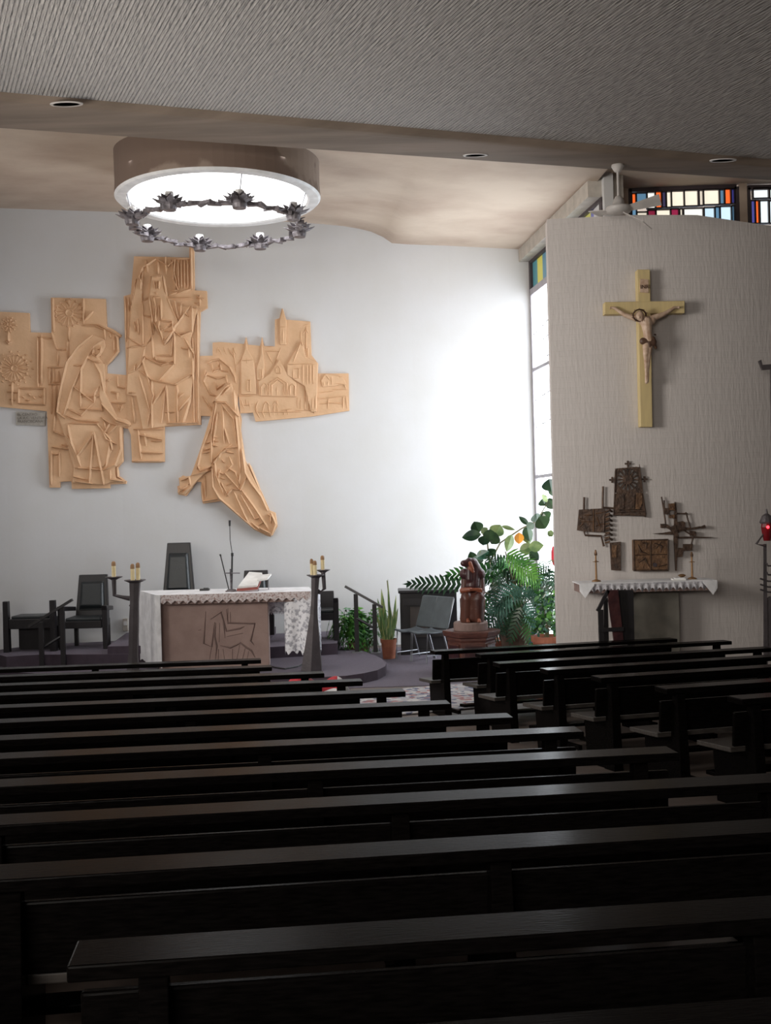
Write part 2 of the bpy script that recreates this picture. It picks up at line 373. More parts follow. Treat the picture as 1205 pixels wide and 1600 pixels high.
# sanctuary ceiling, from above the soffit to the end wall
mb = MB(); bot = []
for i, p in enumerate(pts):
    t = (p.x - XL)/(pts[-1].x - XL)
    q = SA.lerp(SB, .12 + .52*t); q = Vector((q.x, q.y - .1, 0))
    q.z = 7.55 + (7.2-7.55)*t
    bot.append((p + Vector((0,.05,0)), q))
vs = []; K = 8
for p, q in bot:
    for k in range(K+1):
        t = k/K; r = p.lerp(q, t); r.z = p.z + (q.z-p.z)*t; vs.append(r)
nb = len(vs); vs += [v + Vector((0,0,.2)) for v in vs]
fs = []
for i in range(len(bot)-1):
    for k in range(K):
        a = i*(K+1)+k; fs += [(a, a+K+1, a+K+2, a+1), (nb+a, nb+a+1, nb+a+K+2, nb+a+K+1)]
mb.add(vs, fs, M['sceil'])
ob = struct(mb, 'ceiling_sanctuary', smooth=True)
# ceiling to the right of the side window and above the clerestory
mb = MB(); z = 7.32
mb.hexa([(2.55,20.2,7.22),(2.9,14.2,7.3),(8.2,16.0,z),(8.2,20.2,z)], [(2.55,20.2,7.6),(2.9,14.2,7.6),(8.2,16.0,7.6),(8.2,20.2,7.6)], M['sceil'])
struct(mb, 'ceiling_side')

# side wall line with the tall window: from the end wall corner towards the clerestory corner
P0 = Vector((2.80, 19.98, 0)); P1 = Vector((3.32, 15.95, 0)); dw = (P1-P0).normalized(); nw = Vector((-dw.y*-1, dw.x*-1, 0)); nw = Vector((-abs(dw.y), -abs(dw.x)*0.0-dw.x*0, 0)).normalized()
nin = Vector((dw.y, -dw.x, 0)); nin = nin if nin.x < 0 else -nin    # into the room
zt = 7.20
# beam above the window
mb = MB()
b0 = P0 + nin*.24 + Vector((0,0,0)); b1 = P1 + nin*.24
mb.hexa([b0+Vector((0,.1,6.96)), b1+Vector((0,0,6.96)), P1-nin*.3+Vector((0,0,6.96)), P0-nin*.3+Vector((0,.1,6.96))],
        [b0+Vector((0,.1,7.42)), b1+Vector((0,0,7.42)), P1-nin*.3+Vector((0,0,7.42)), P0-nin*.3+Vector((0,.1,7.42))], M['beam'])
struct(mb, 'trim_1')
# tall window: frame bars, lead lines, bright panes
def leaded(name, O, ux, width, z0, z1, cells, frame_w, bars, strength, parent_mat=M['frame'], nrm=None, lines=()):
    fr = MB(); gl = MB(); nrm = nrm.normalized()
    def q(u, z, d=0): return O + ux*u + Vector((0,0,z)) + nrm*d
    def bar(u0, za, u1, zb, wd, dp, m):
        a = q(u0, za); b = q(u1, zb); t = (b-a).normalized(); s = t.cross(nrm).normalized()*wd/2
        fr.hexa([a-s-nrm*dp*.4, a+s-nrm*dp*.4, b+s-nrm*dp*.4, b-s-nrm*dp*.4], [a-s+nrm*dp, a+s+nrm*dp, b+s+nrm*dp, b-s+nrm*dp], m)
    for u0, za, u1, zb, wd, m in bars: bar(u0, za, u1, zb, wd, .05, m)
    for u0, za, u1, zb in lines: bar(u0, za, u1, zb, .012, .008, M['frame'])
    for u0, za, u1, zb, col, st in cells:
        key = 'pane_%d_%d_%d' % tuple(int(c*255) for c in col) + '_%d' % int(st*10)
        m = bpy.data.materials.get(key) or emit(key, col, st)
        gl.hexa([q(u0,za,-.02), q(u1,za,-.02), q(u1,zb,-.02), q(u0,zb,-.02)], [q(u0,za,0), q(u1,za,0), q(u1,zb,0), q(u0,zb,0)], m)
    f = struct(fr, name); g = gl.build('glass_panes', f); return f
L = (P1-P0).length
WB = (.88,.94,1.0); ws = TALL_WINDOW
cells = [(0.05, .12, L-.05, 6.32, WB, ws)]
rnd = random.Random(3)
u = .05; cols = [(.05,.16,.18),(.40,.36,.06),(.06,.15,.2),(.35,.33,.08),(.1,.1,.25),(.3,.1,.05)]
k = 0
while u < L-.1:
    u2 = min(u+.34, L-.05); cells.append((u, 6.45, u2, 6.93, cols[k % 6], .8)); u = u2; k += 1
bars = [(0,.1,L,.1,.1,M['frame_pale']),(0,6.38,L,6.38,.12,M['frame_pale']),(0,6.95,L,6.95,.08,M['frame']),(.03,0,.03,6.38,.09,M['frame_pale']),(.03,6.38,.03,6.96,.1,M['frame']),(L-.03,0,L-.03,6.96,.1,M['frame'])]
for zb in (4.95, 3.0, 1.1): bars.append((0,zb,L,zb,.06,M['frame_pale']))
for uu in (1.35, 2.7): bars.append((uu,.1,uu,6.9,.05,M['frame_pale']))
lines = []
for i in range(34):
    uu = rnd.uniform(.1, 3.6); zz = rnd.uniform(.6, 6.2); l_ = rnd.uniform(.25,.7)
    if rnd.random() < .5: lines.append((uu, zz, min(uu+l_, L-.1), zz + rnd.uniform(-.12,.12)))
    else: lines.append((uu, zz, uu + rnd.uniform(-.08,.08), zz+l_))
lines += [(.05,5.6,1.3,5.75),(.05,4.4,1.3,4.5),(.05,3.9,1.3,4.0),(.5,4.0,.6,4.9),(.9,4.4,.95,6.3),(.4,5.7,.45,6.3)]
leaded('window_1', P0 + nin*.0, dw, L, 0, 7, cells, .06, bars, ws, nrm=nin, lines=lines)
# corner post and clerestory: coloured windows facing the nave above the white wall
Yc = 16.7
def cx(px, py): return at(px, py, Yc)
def colwin(name, x0, x1, cellspec, ytop, ybot):
    O = Vector((0, Yc, 0)); cells = []; bars = []
    for a, b, ya, yb, col, st in cellspec:
        p = at(a, yb, Yc); q = at(b, ya, Yc); cells.append((p.x, p.z, q.x, q.z, col, st))
        for (u0,za,u1,zb) in ((p.x,p.z,p.x,q.z),(q.x,p.z,q.x,q.z),(p.x,p.z,q.x,p.z),(p.x,q.z,q.x,q.z)): bars.append((u0,za,u1,zb,.016,M['frame']))
    a = at(x0, ybot, Yc); b = at(x1, ytop, Yc); zb_ = 6.25
    for (u0,za,u1,zb) in ((a.x,zb_,a.x,b.z),(b.x,zb_,b.x,b.z),(a.x,b.z,b.x,b.z),(a.x,zb_,b.x,zb_)): bars.append((u0,za,u1,zb,.07,M['frame']))
    return leaded(name, O, Vector((1,0,0)), 1, 0, 1, cells, .05, bars, 1, nrm=Vector((0,-1,0)))
s = STAINED
W_, BL, OR, DK, CR, LB = (.95,.96,.90), (.12,.25,.38), (1.0,.16,.03), (.07,.06,.13), (.95,.86,.70), (.62,.82,.95)
colwin('window_2', 984, 1150, [(987,993,303,322,OR,s),(994,1010,302,321,BL,s*.8),(1011,1023,301,327,W_,s),(1024,1033,300,326,OR,s),(1034,1040,300,325,DK,s*.6),(1041,1048,300,325,CR,s),(1049,1068,299,324,CR,s),(1069,1090,298,323,CR,s),(1092,1098,298,322,(.75,.66,.54),s),(1099,1123,297,321,CR,s),(1124,1131,297,320,BL,s*.8),(1132,1141,296,320,OR,s),(1142,1147,296,319,(.05,.05,.25),s*.7),
     (987,994,324,345,BL,s),(995,1011,332,350,CR,s*.8),(1012,1024,329,350,(.4,.03,.08),s*.5),(1025,1047,328,350,CR,s),(1048,1060,327,350,(.45,.03,.1),s*.6),(1062,1066,327,350,CR,s),(1068,1098,326,350,W_,s),(1100,1116,325,350,LB,s),(1117,1124,324,350,BL,s),(1125,1142,323,350,LB,s*1.1),(1143,1147,322,350,BL,s*.7)], 293, 350)
colwin('window_3', 1169, 1262, [(1176,1200,295,311,(.9,.97,1.),s*1.1),(1202,1225,295,311,(.9,.97,1.),s*1.1),(1173,1179,314,350,(.1,.1,.4),s*.7),(1180,1185,314,350,OR,s),(1187,1200,314,350,(.85,.95,1.),s*1.1),(1202,1225,314,350,(.85,.95,1.),s*1.1),(1227,1258,295,350,CR,s)], 292, 350)
# wall behind: pier between the windows, lintel and lower wall
mb = MB()
def wallbox(x0, x1, z0, z1, y0=Yc-.06, y1=Yc+.25, m=M['sceil']): mb.box(((x0+x1)/2,(y0+y1)/2,(z0+z1)/2), (x1-x0,y1-y0,z1-z0), m)
a = at(1150, 300, Yc).x+.035; b = at(1169, 300, Yc).x-.035; ztop = at(1050, 293, Yc).z+.03
wallbox(a, b, 6.2, 7.5); c0 = at(984, 300, Yc).x-.035; wallbox(3.30, c0, 6.2, 7.5); wallbox(3.30, 8.2, ztop, 7.6, Yc-.02); wallbox(at(1262,300,Yc).x+.035, 8.2, 6.2, 7.5)
wallbox(3.30, 8.2, 0, 6.215, Yc-.05)
struct(mb, 'wall_clerestory')
mb = MB(); mb.hexa([P1+Vector((-.02,-.12,0)), P1+Vector((.12,-.1,0)), Vector((3.42,Yc,0)), Vector((3.24,Yc,0))], [p+Vector((0,0,7.3)) for p in (P1+Vector((-.02,-.12,0)), P1+Vector((.12,-.1,0)), Vector((3.42,Yc,0)), Vector((3.24,Yc,0)))], M['plaster'])
struct(mb, 'trim_2')
# white free-standing curved brick wall on the right
zt = at(1050, 335, 15.28).z
xl = 2.40; mb = MB(); K = 30; front = []; back = []
for i in range(K+1):
    x = xl + (6.9-xl)*i/K; front.append((x, rwallY(x))); back.append((x+.01, rwallY(x)+.24))
def ztop_at(x, y):
    px = 602.5 + F*x/y; e = [(850,343),(1000,335.5),(1100,335.5),(1205,351),(1500,385)]
    for (a_,u_),(b_,v_) in zip(e, e[1:]):
        if px <= b_ or b_ == 1500: return at(px, u_+(v_-u_)*(px-a_)/(b_-a_), y).z
ZT_ = [ztop_at(x, y) for x, y in front]
vs = [(x,y,0) for x,y in front] + [(x,y,z) for (x,y),z in zip(front,ZT_)] + [(x,y,0) for x,y in back] + [(x,y,z) for (x,y),z in zip(back,ZT_)]; n = K+1; fs = []
for i in range(K): fs += [(i,i+1,n+i+1,n+i),(2*n+i,3*n+i,3*n+i+1,2*n+i+1),(n+i,n+i+1,3*n+i+1,3*n+i)]
fs += [(0,n,3*n,2*n),(K,2*n+K,3*n+K,n+K)]
mb.add(vs, fs, M['brick']); struct(mb, 'wall_right')
# nave side walls, rear wall (out of the picture), plus added panes that glow as fill
mb = MB(); mb.box((XL-.15, 2.2, 3.4), (.3, 12.6, 8.2), M['nwall']); mb.box((XL-.15, 14.5, 3.6), (.3, 12.0, 8.4), M['nwall']); struct(mb, 'wall_left')
mb = MB(); mb.box((8.35, 8.4, 3.4), (.3, 24.8, 8.4), M['nwall']); struct(mb, 'wall_east')
mb = MB(); mb.box((.5, -4.15, 3.4), (15.4, .3, 8.2), M['nwall']); struct(mb, 'wall_rear')
mb = MB()
for k in range(3): mb.box((-6.93, 3.0+2.0*k, 3.9), (.06, 1.7, 2.0), emit('fill_pane_left_%d'%k, (1,.96,.9), FILL_PANE))
struct(mb, 'added_panes_left')  # added glowing panes on the unseen left wall, extra fill
mb = MB(); mb.box((1.0, -3.95, 4.2), (5, .06, 1.4), emit('fill_pane_rear', (1,.95,.88), FILL_PANE)); struct(mb, 'added_pane_rear')  # added glowing pane behind the camera, extra fill

# rooflight drum with its bright disc
DC = at(342, 314, 15.5); DR = 159/F*15.5; DRi = 138/F*15.5; zb = DC.z; ztp = 7.9
mb = MB(); mb.lathe((DC.x,DC.y,0), [(DR,zb+.03),(DR-.01,zb+.2),(DR,ztp)], M['drum'], 64, close=False)
mb.lathe((DC.x,DC.y,0), [(DR,zb+.03),(DR-.03,zb),(DRi+.03,zb),(DRi,zb+.02),(DRi,ztp)], M['white'], 64, close=False)
dr = tag(mb.build('ceiling_rooflight', smooth=False), kind='structure')
mb = MB(); mb.lathe((DC.x,DC.y,0), [(DRi-.002,zb+.30),(DRi-.002,zb+.33)], emit('rooflight_disc', (1,.985,.97), SKYLIGHT), 64); mb.build('diffuser', dr)
area('rooflight_daylight', (DC.x, DC.y, zb+.27), (0,0,-1), 2.1, 2.1, 52, (.93,.96,1))

# rug in front of the platform
mb = MB(); rug = bpy.data.materials.new('patterned_rug'); rug.use_nodes = True; nt = rug.node_tree; b = nt.nodes['Principled BSDF']; b.inputs['Roughness'].default_value = .95
tc = nt.nodes.new('ShaderNodeTexCoord'); vo = nt.nodes.new('ShaderNodeTexVoronoi'); vo.inputs['Scale'].default_value = 13; nt.links.new(tc.outputs['Object'], vo.inputs['Vector'])
rp = nt.nodes.new('ShaderNodeValToRGB'); e = rp.color_ramp.elements; e[0].position = 0; e[0].color = (.32,.31,.33,1); e[1].position = 1; e[1].color = (.5,.48,.47,1)
for p_, c_ in ((.25,(.10,.11,.17)),(.45,(.36,.34,.34)),(.6,(.28,.13,.13)),(.75,(.46,.44,.43))): q_ = e.new(p_); q_.color = (*c_,1)
rp.color_ramp.interpolation = 'CONSTANT'
sx = nt.nodes.new('ShaderNodeSeparateColor'); nt.links.new(vo.outputs['Color'], sx.inputs[0]); nt.links.new(sx.outputs[0], rp.inputs[0]); nt.links.new(rp.outputs[0], b.inputs['Base Color'])
p = [atz(545,1083,.02), atz(775,1064,.02), atz(800,1100,.02), atz(560,1122,.02)]
for q in p: q.z = .011
mb.prism(p, (0,0,.014), rug); tag(mb.build('rug', loc=(p[0]+p[2])/2), 'pale patterned rug with blue and red motifs on the floor between platform and pews', 'rug')
# downlights recessed in the soffit and sanctuary ceiling
def ringlight(px, py, z, r, label):
    c = atz(px, py, z); m = MB(); m.lathe((c.x,c.y,z), [(r,-.012),(r+.03,-.012),(r+.035,.0),(r,.0)], M['fan'], 24, close=False)
    o = m.build('recessed_downlight', loc=(c.x,c.y,z)); tag(o, label, 'downlight'); o.scale = (1,.4,1)
    m = MB(); m.lathe((c.x,c.y,z), [(r,-.004),(r*.7,-.004)], M['frame'], 24); m.build('socket', o)
ringlight(104,162,zn-.095,.15,'leftmost recessed ceiling downlight, in the brown soffit at far left')
ringlight(743,242,zn-.098,.13,'round recessed downlight with pale rim in the middle of the brown soffit')
ringlight(1130,250,zn-.095,.15,'recessed downlight at the right end of the soffit edge')
cz = 7.28
ringlight(714,321,at(714,321,17.4).z,.08,'small dark recessed downlight in the smooth sanctuary ceiling')

# ------------------------------------------------------------------ pews
UPN = Vector((0, .056, 1)).normalized()
def make_pew(length, posts):
    r = bpy.data.objects.new('pew', None); COL.objects.link(r)
    H = .80
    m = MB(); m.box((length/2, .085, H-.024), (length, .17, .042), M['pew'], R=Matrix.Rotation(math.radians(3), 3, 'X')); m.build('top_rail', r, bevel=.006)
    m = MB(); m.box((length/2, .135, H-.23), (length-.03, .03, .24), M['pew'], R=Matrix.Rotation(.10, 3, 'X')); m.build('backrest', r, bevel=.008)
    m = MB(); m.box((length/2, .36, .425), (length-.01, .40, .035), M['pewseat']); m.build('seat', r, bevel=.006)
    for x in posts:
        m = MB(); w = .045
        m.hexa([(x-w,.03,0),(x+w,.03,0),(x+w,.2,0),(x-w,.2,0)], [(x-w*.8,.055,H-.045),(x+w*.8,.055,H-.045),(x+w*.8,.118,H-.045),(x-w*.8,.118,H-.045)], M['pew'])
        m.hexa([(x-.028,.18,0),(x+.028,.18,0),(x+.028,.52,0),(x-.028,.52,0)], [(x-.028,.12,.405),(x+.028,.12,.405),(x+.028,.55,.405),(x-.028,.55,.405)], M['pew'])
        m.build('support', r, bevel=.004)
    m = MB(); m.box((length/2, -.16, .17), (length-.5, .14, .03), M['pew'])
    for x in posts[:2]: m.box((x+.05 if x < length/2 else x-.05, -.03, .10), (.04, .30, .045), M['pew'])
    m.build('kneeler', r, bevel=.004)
    return r
def copy_tree(o, parent=None):
    c = o.copy(); COL.objects.link(c); c.parent = parent
    for ch in list(o.children): copy_tree(ch, c)
    return c
def place_pew(o, P, ang, shift):
    # P: top corner of the rail at the placed end; shift: where along its length that end lies
    up = UPN; x = Vector((math.cos(ang), math.sin(ang), 0)); x = (x - up*x.dot(up)).normalized(); y = up.cross(x)
    Mx = Matrix((x, y, up)).transposed(); org = Vector(P) - Mx @ Vector((shift, 0, .80))
    o.location = org; o.rotation_euler = Mx.to_euler()
def pew_top_pt(px, py):
    # on the sloping plane of the pew tops
    d = (at(px, py, 1.0) - CAM); t = (zf(0) + .80 - CAM.z) / (d.z + .056); return CAM + d*t
ORD = ['front','second','third','fourth','fifth','sixth','seventh','eighth','ninth','tenth','eleventh','twelfth','thirteenth']
left_ends = [(408,1030),(425,1041),(507,1051),(567,1063),(634,1079),(705,1098),(803,1119),(913,1141),(1062,1174)]
pL = [pew_top_pt(x, y) for x, y in left_ends]
for Y, X in ((4.62,1.82),(3.86,2.15)): pL.append(Vector((X, Y, zf(Y)+.80)))
protoL = make_pew(3.6, [.2, 1.8, 3.42])
for i, P in enumerate(pL):
    o = protoL if i == 0 else copy_tree(protoL)
    place_pew(o, P, math.radians(7.8), 3.6)
    lab = ['front pew of the long left block, just before the altar platform', 'second pew of the left block, behind the front pew'] + ['dark wooden pew in the left block, %s row from the altar' % ORD[k] for k in range(2, 11)]
    tag(o, lab[i], 'pew', 'pews of the left block')
o = copy_tree(protoL); q = at(103, 1488, 2.62); place_pew(o, Vector((q.x, q.y, zf(q.y)+.80)), math.radians(7.0), 0.0)
tag(o, 'nearest dark pew of all, its left end showing in the bottom left corner', 'pew', 'pews of the left block')
pR = [pew_top_pt(x, y) for x, y in ((680,1017),(752,1022),(781,1036),(856,1046),(939,1058),(1042,1075),(1160,1091))]
protoR = make_pew(3.3, [.16, 1.7, 3.14])
for i, P in enumerate(pR):
    o = protoR if i == 0 else copy_tree(protoR)
    place_pew(o, P, math.radians(19.5 if i < 3 else 19.0), 0.0)
    tag(o, 'dark wooden pew in the right block, %s row from the curved white wall' % ORD[i], 'pew', 'pews of the right block')
o = copy_tree(protoL); q = Vector((-.45, 1.99, 0)); place_pew(o, Vector((q.x, q.y, zf(q.y)+.80)), math.radians(7.0), 0.0)
tag(o, 'sliver of pew rail along the bottom edge of the picture', 'pew', 'pews of the left block')
# a pew of the side aisle, cut by the lower left corner
o = copy_tree(protoR); place_pew(o, Vector((-1.0, 2.42, zf(2.4)+.76)), math.radians(3), 3.3)
tag(o, 'pew end reaching in from the lower left corner of the picture', 'pew')
# ------------------------------------------------------------------ the terracotta relief on the end wall
def c1(x, y): return (x/4, 380 + y/4)
def c2(x, y): return (180 + x/4, 380 + y/4)
def c3(x, y): return (260 + x/4.017, 470 + y/4.017)
def c7(x, y): return (x/6.025, 460 + y/6.025)
rel = thing('wall_relief', onwall(260, 600), 'large terracotta wall relief of a bearded standing figure, seated woman, kneeling figure and town', 'relief')
CH = [None]
def chord(outline):
    xs = [onwall(x, y).x for x, y in outline]; a, b = min(xs), max(xs); CH[0] = (a, wallY(a), b, wallY(b))
def onpan(px, py, off=0.0):
    a, ya, b, yb = CH[0]; k = (yb-ya)/(b-a); d = at(px, py, 1.0) - CAM   # CAM + d*t lies on y = ya + k (x - a)
    t = (ya - k*a) / (1.0 - k*d.x); p = CAM + d*t; p.y -= off; return p
def slab(px, off, th, m, mbx):
    p = [onpan(x, y, off) for x, y in px]
    area2 = sum(px[i][0]*px[(i+1)%len(px)][1]-px[(i+1)%len(px)][0]*px[i][1] for i in range(len(px)))
    mbx.prism(p, (0, -th, 0), m)
def panel(name, outline, figs, strokes, base=.07, tr=None, w=.024, h=.06, fig_name='figure'):
    chord(outline)
    m = MB(); slab(outline, -.02, base + .02, M['relief'], m)
    if figs: pass
    # raised border line just inside the edge reads as the rim of the cast slab
    o = m.build(name, rel)
    lv = base
    for k, (fn, poly, th) in enumerate(figs):
        m = MB(); slab(poly, base - .005, th + .005, M['relief'], m); m.build(fn, o, bevel=.014)
    m = MB()
    top = base + (max([f[2] for f in figs]) if figs else 0)
    def inside(x, y, poly):
        c = False; j = len(poly)-1
        for i in range(len(poly)):
            xi, yi = poly[i]; xj, yj = poly[j]
            if (yi > y) != (yj > y) and x < (xj-xi)*(y-yi)/(yj-yi+1e-9)+xi: c = not c
            j = i
        return c
    for st in strokes:
        ww, hh = w, h
        if isinstance(st, tuple): st, ww, hh = st
        pts_ = [tr(*p) for p in st]
        # resample so each piece sits on the surface beneath it
        seg = []
        for i in range(len(pts_)-1):
            n_ = max(2, int(math.dist(pts_[i], pts_[i+1])/6))
            for k in range(n_): seg.append((pts_[i][0]+(pts_[i+1][0]-pts_[i][0])*k/n_, pts_[i][1]+(pts_[i+1][1]-pts_[i][1])*k/n_))
        seg.append(pts_[-1])
        def lvl(x, y):
            l = base
            for _, poly, th in figs:
                if inside(x, y, poly): l = max(l, base+th)
            return l
        m.ridge([onpan(x, y, lvl(x, y)-.004) for x, y in seg], ww, (0, -hh, 0), M['relief'])
    if strokes: m.build('carved_folds', o)
    return o
def rim(outline, tr=None, inset=.0): return [outline + [outline[0]]]

# left: flower panel
P_fl = [(-25,487),(47,490),(48,520),(84,521),(84,600),(75,643),(0,636),(-25,634)]
st = []
def rosette(cx_, cy_, r0, r1, n, knob=True):
    for k in range(n):
        a = 2*math.pi*k/n + .1
        st.append(([(cx_+r0*math.cos(a), cy_+r0*math.sin(a)), (cx_+r1*math.cos(a), cy_+r1*math.sin(a))], .022, .035))
        if knob:
            st.append(([(cx_+r1*math.cos(a-.13), cy_+r1*math.sin(a-.13)), (cx_+r1*1.12*math.cos(a), cy_+r1*1.12*math.sin(a)), (cx_+r1*math.cos(a+.13), cy_+r1*math.sin(a+.13))], .02, .035))
    st.append(([(cx_+r0*.8*math.cos(2*math.pi*k/10), cy_+r0*.8*math.sin(2*math.pi*k/10)) for k in range(11)], .02, .03))
rosette(145, 700, 35, 120, 18); rosette(95, 290, 22, 62, 10)
for k in range(14):
    a = 2*math.pi*k/14; st.append(([(145+160*math.cos(a), 700+150*math.sin(a)), (145+185*math.cos(a+.06), 700+172*math.sin(a+.06))], .02, .03))
    st.append(([(145+172*math.cos(a-.08), 700+160*math.sin(a-.08)), (145+172*math.cos(a+.08), 700+165*math.sin(a+.08))], .016, .03))
st += [[(95,350),(95,470)],[(60,440),(95,470),(125,450)],[(130,830),(130,1050)],[(80,920),(180,930)],[(100,990),(160,1000)],
       [(370,410),(370,880)],[(405,380),(405,860)],[(190,890),(430,890),(430,1040),(190,1030),(190,890)],
       [(225,960),(240,980)],[(280,930),(300,960)],[(320,960),(345,990)],[(380,950),(400,975)],[(250,1000),(300,1000)]]
panel('flower_panel', P_fl, [], st, base=.055, tr=c7)
# seated woman panel
P_se = [(81,466),(166,468),(168,511),(178,515),(191,524),(185,531),(186,551),(168,572),(168,584),(201,587),(204,655),(207,668),(200,670),(193,669),(194,720),(184,733),(186,745),(199,752),(198,756),(173,757),(173,763),(114,764),(113,752),(95,753),(95,762),(79,762),(75,643),(84,600)]
fig = [c1(*p) for p in [(590,578),(660,605),(668,650),(640,700),(625,720),(660,760),(668,850),(665,935),(740,1090),(820,1115),(828,1145),(770,1150),(775,1290),(780,1370),(725,1400),(735,1470),(790,1485),(780,1498),(700,1495),(660,1512),(460,1500),(470,1400),(410,1200),(365,1060),(385,900),(430,745),(500,650)]]
lap = [c1(*p) for p in [(440,1130),(620,1140),(700,1235),(720,1290),(660,1400),(500,1410),(430,1220)]]
arm = [c1(*p) for p in [(640,880),(665,935),(740,1085),(825,1115),(820,1148),(740,1130),(655,1030),(630,960)]]
st = []
rosette(440, 440, 28, 78, 16)
st += [([(x,y) for x,y in q]) for q in [
 [(440,360),(440,390)],[(440,530),(440,620)],[(530,350),(530,510)],[(590,430),(535,490)],[(515,520),(600,520),(660,545),(665,610)],[(600,515),(630,520),(765,590)],[(720,560),(740,600),(745,680),(680,760)],[(720,590),(720,690)],[(690,560),(700,600)],
 [(340,350),(345,560)],[(240,590),(330,600)],[(330,560),(365,670)],[(270,600),(270,770)],[(370,680),(370,770)],[(360,670),(430,670)],[(430,600),(430,740)],
 [(305,780),(400,780)],[(310,885),(380,885)],[(320,780),(320,880)],[(345,790),(345,870),(375,870),(375,800)],[(330,890),(330,1070)],[(360,890),(345,1180)],
 [(590,580),(500,655),(430,750),(400,880),(380,980),(370,1060),(420,1100)],
 [(660,610),(600,650),(560,715),(500,830),(460,920),(440,990),(410,1080)],[(560,715),(600,700),(640,710)],[(600,655),(590,700),(615,715),(640,690),(645,650)],[(620,670),(640,665)],
 [(560,725),(600,745),(660,755)],[(600,750),(640,820),(660,930)],[(520,765),(515,1030)],[(470,770),(520,770)],[(470,900),(600,1000)],[(515,960),(640,960)],[(600,1000),(605,940),(630,900)],
 [(440,1040),(520,1080),(600,1000)],[(510,1040),(650,1050),(650,1010)],[(425,1080),(500,1110),(630,1120)],[(640,1000),(740,1110),(825,1140)],[(640,1090),(700,1130),(750,1140)],
 [(440,1130),(620,1135),(700,1230),(715,1295)],[(430,1200),(500,1330),(590,1210),(600,1180)],[(600,1180),(570,1500)],[(600,1180),(660,1510)],[(440,1140),(460,1250),(500,1340),(520,1400)],[(640,1150),(680,1230),(740,1260)],[(660,1110),(680,1190)],[(700,1120),(660,1200)],[(740,1140),(690,1200)],
 [(480,1405),(660,1420)],[(470,1460),(560,1480)],[(480,1490),(590,1505)],[(700,1250),(670,1420)],[(760,1150),(765,1290),(730,1390),(660,1420)],[(700,1420),(700,1480)],[(740,1400),(745,1460),(790,1490)],[(700,1480),(780,1490)],
 [(345,1080),(345,1180),(420,1210)],[(330,1275),(440,1290)],[(330,1300),(330,1510)],[(380,1300),(380,1460)],[(330,1320),(380,1320)],[(390,1260),(440,1270)],
 [(670,870),(700,850)],[(740,830),(745,900),(790,910)],[(700,930),(740,940),(740,980)],[(745,1010),(760,1050),(775,1010)],[(700,1000),(790,1000)]]]
panel('seated_woman_panel', P_se, [('seated_woman', fig, .045), ('draped_lap', lap, .07), ('outstretched_arm', arm, .075)], st, base=.06, tr=c1)
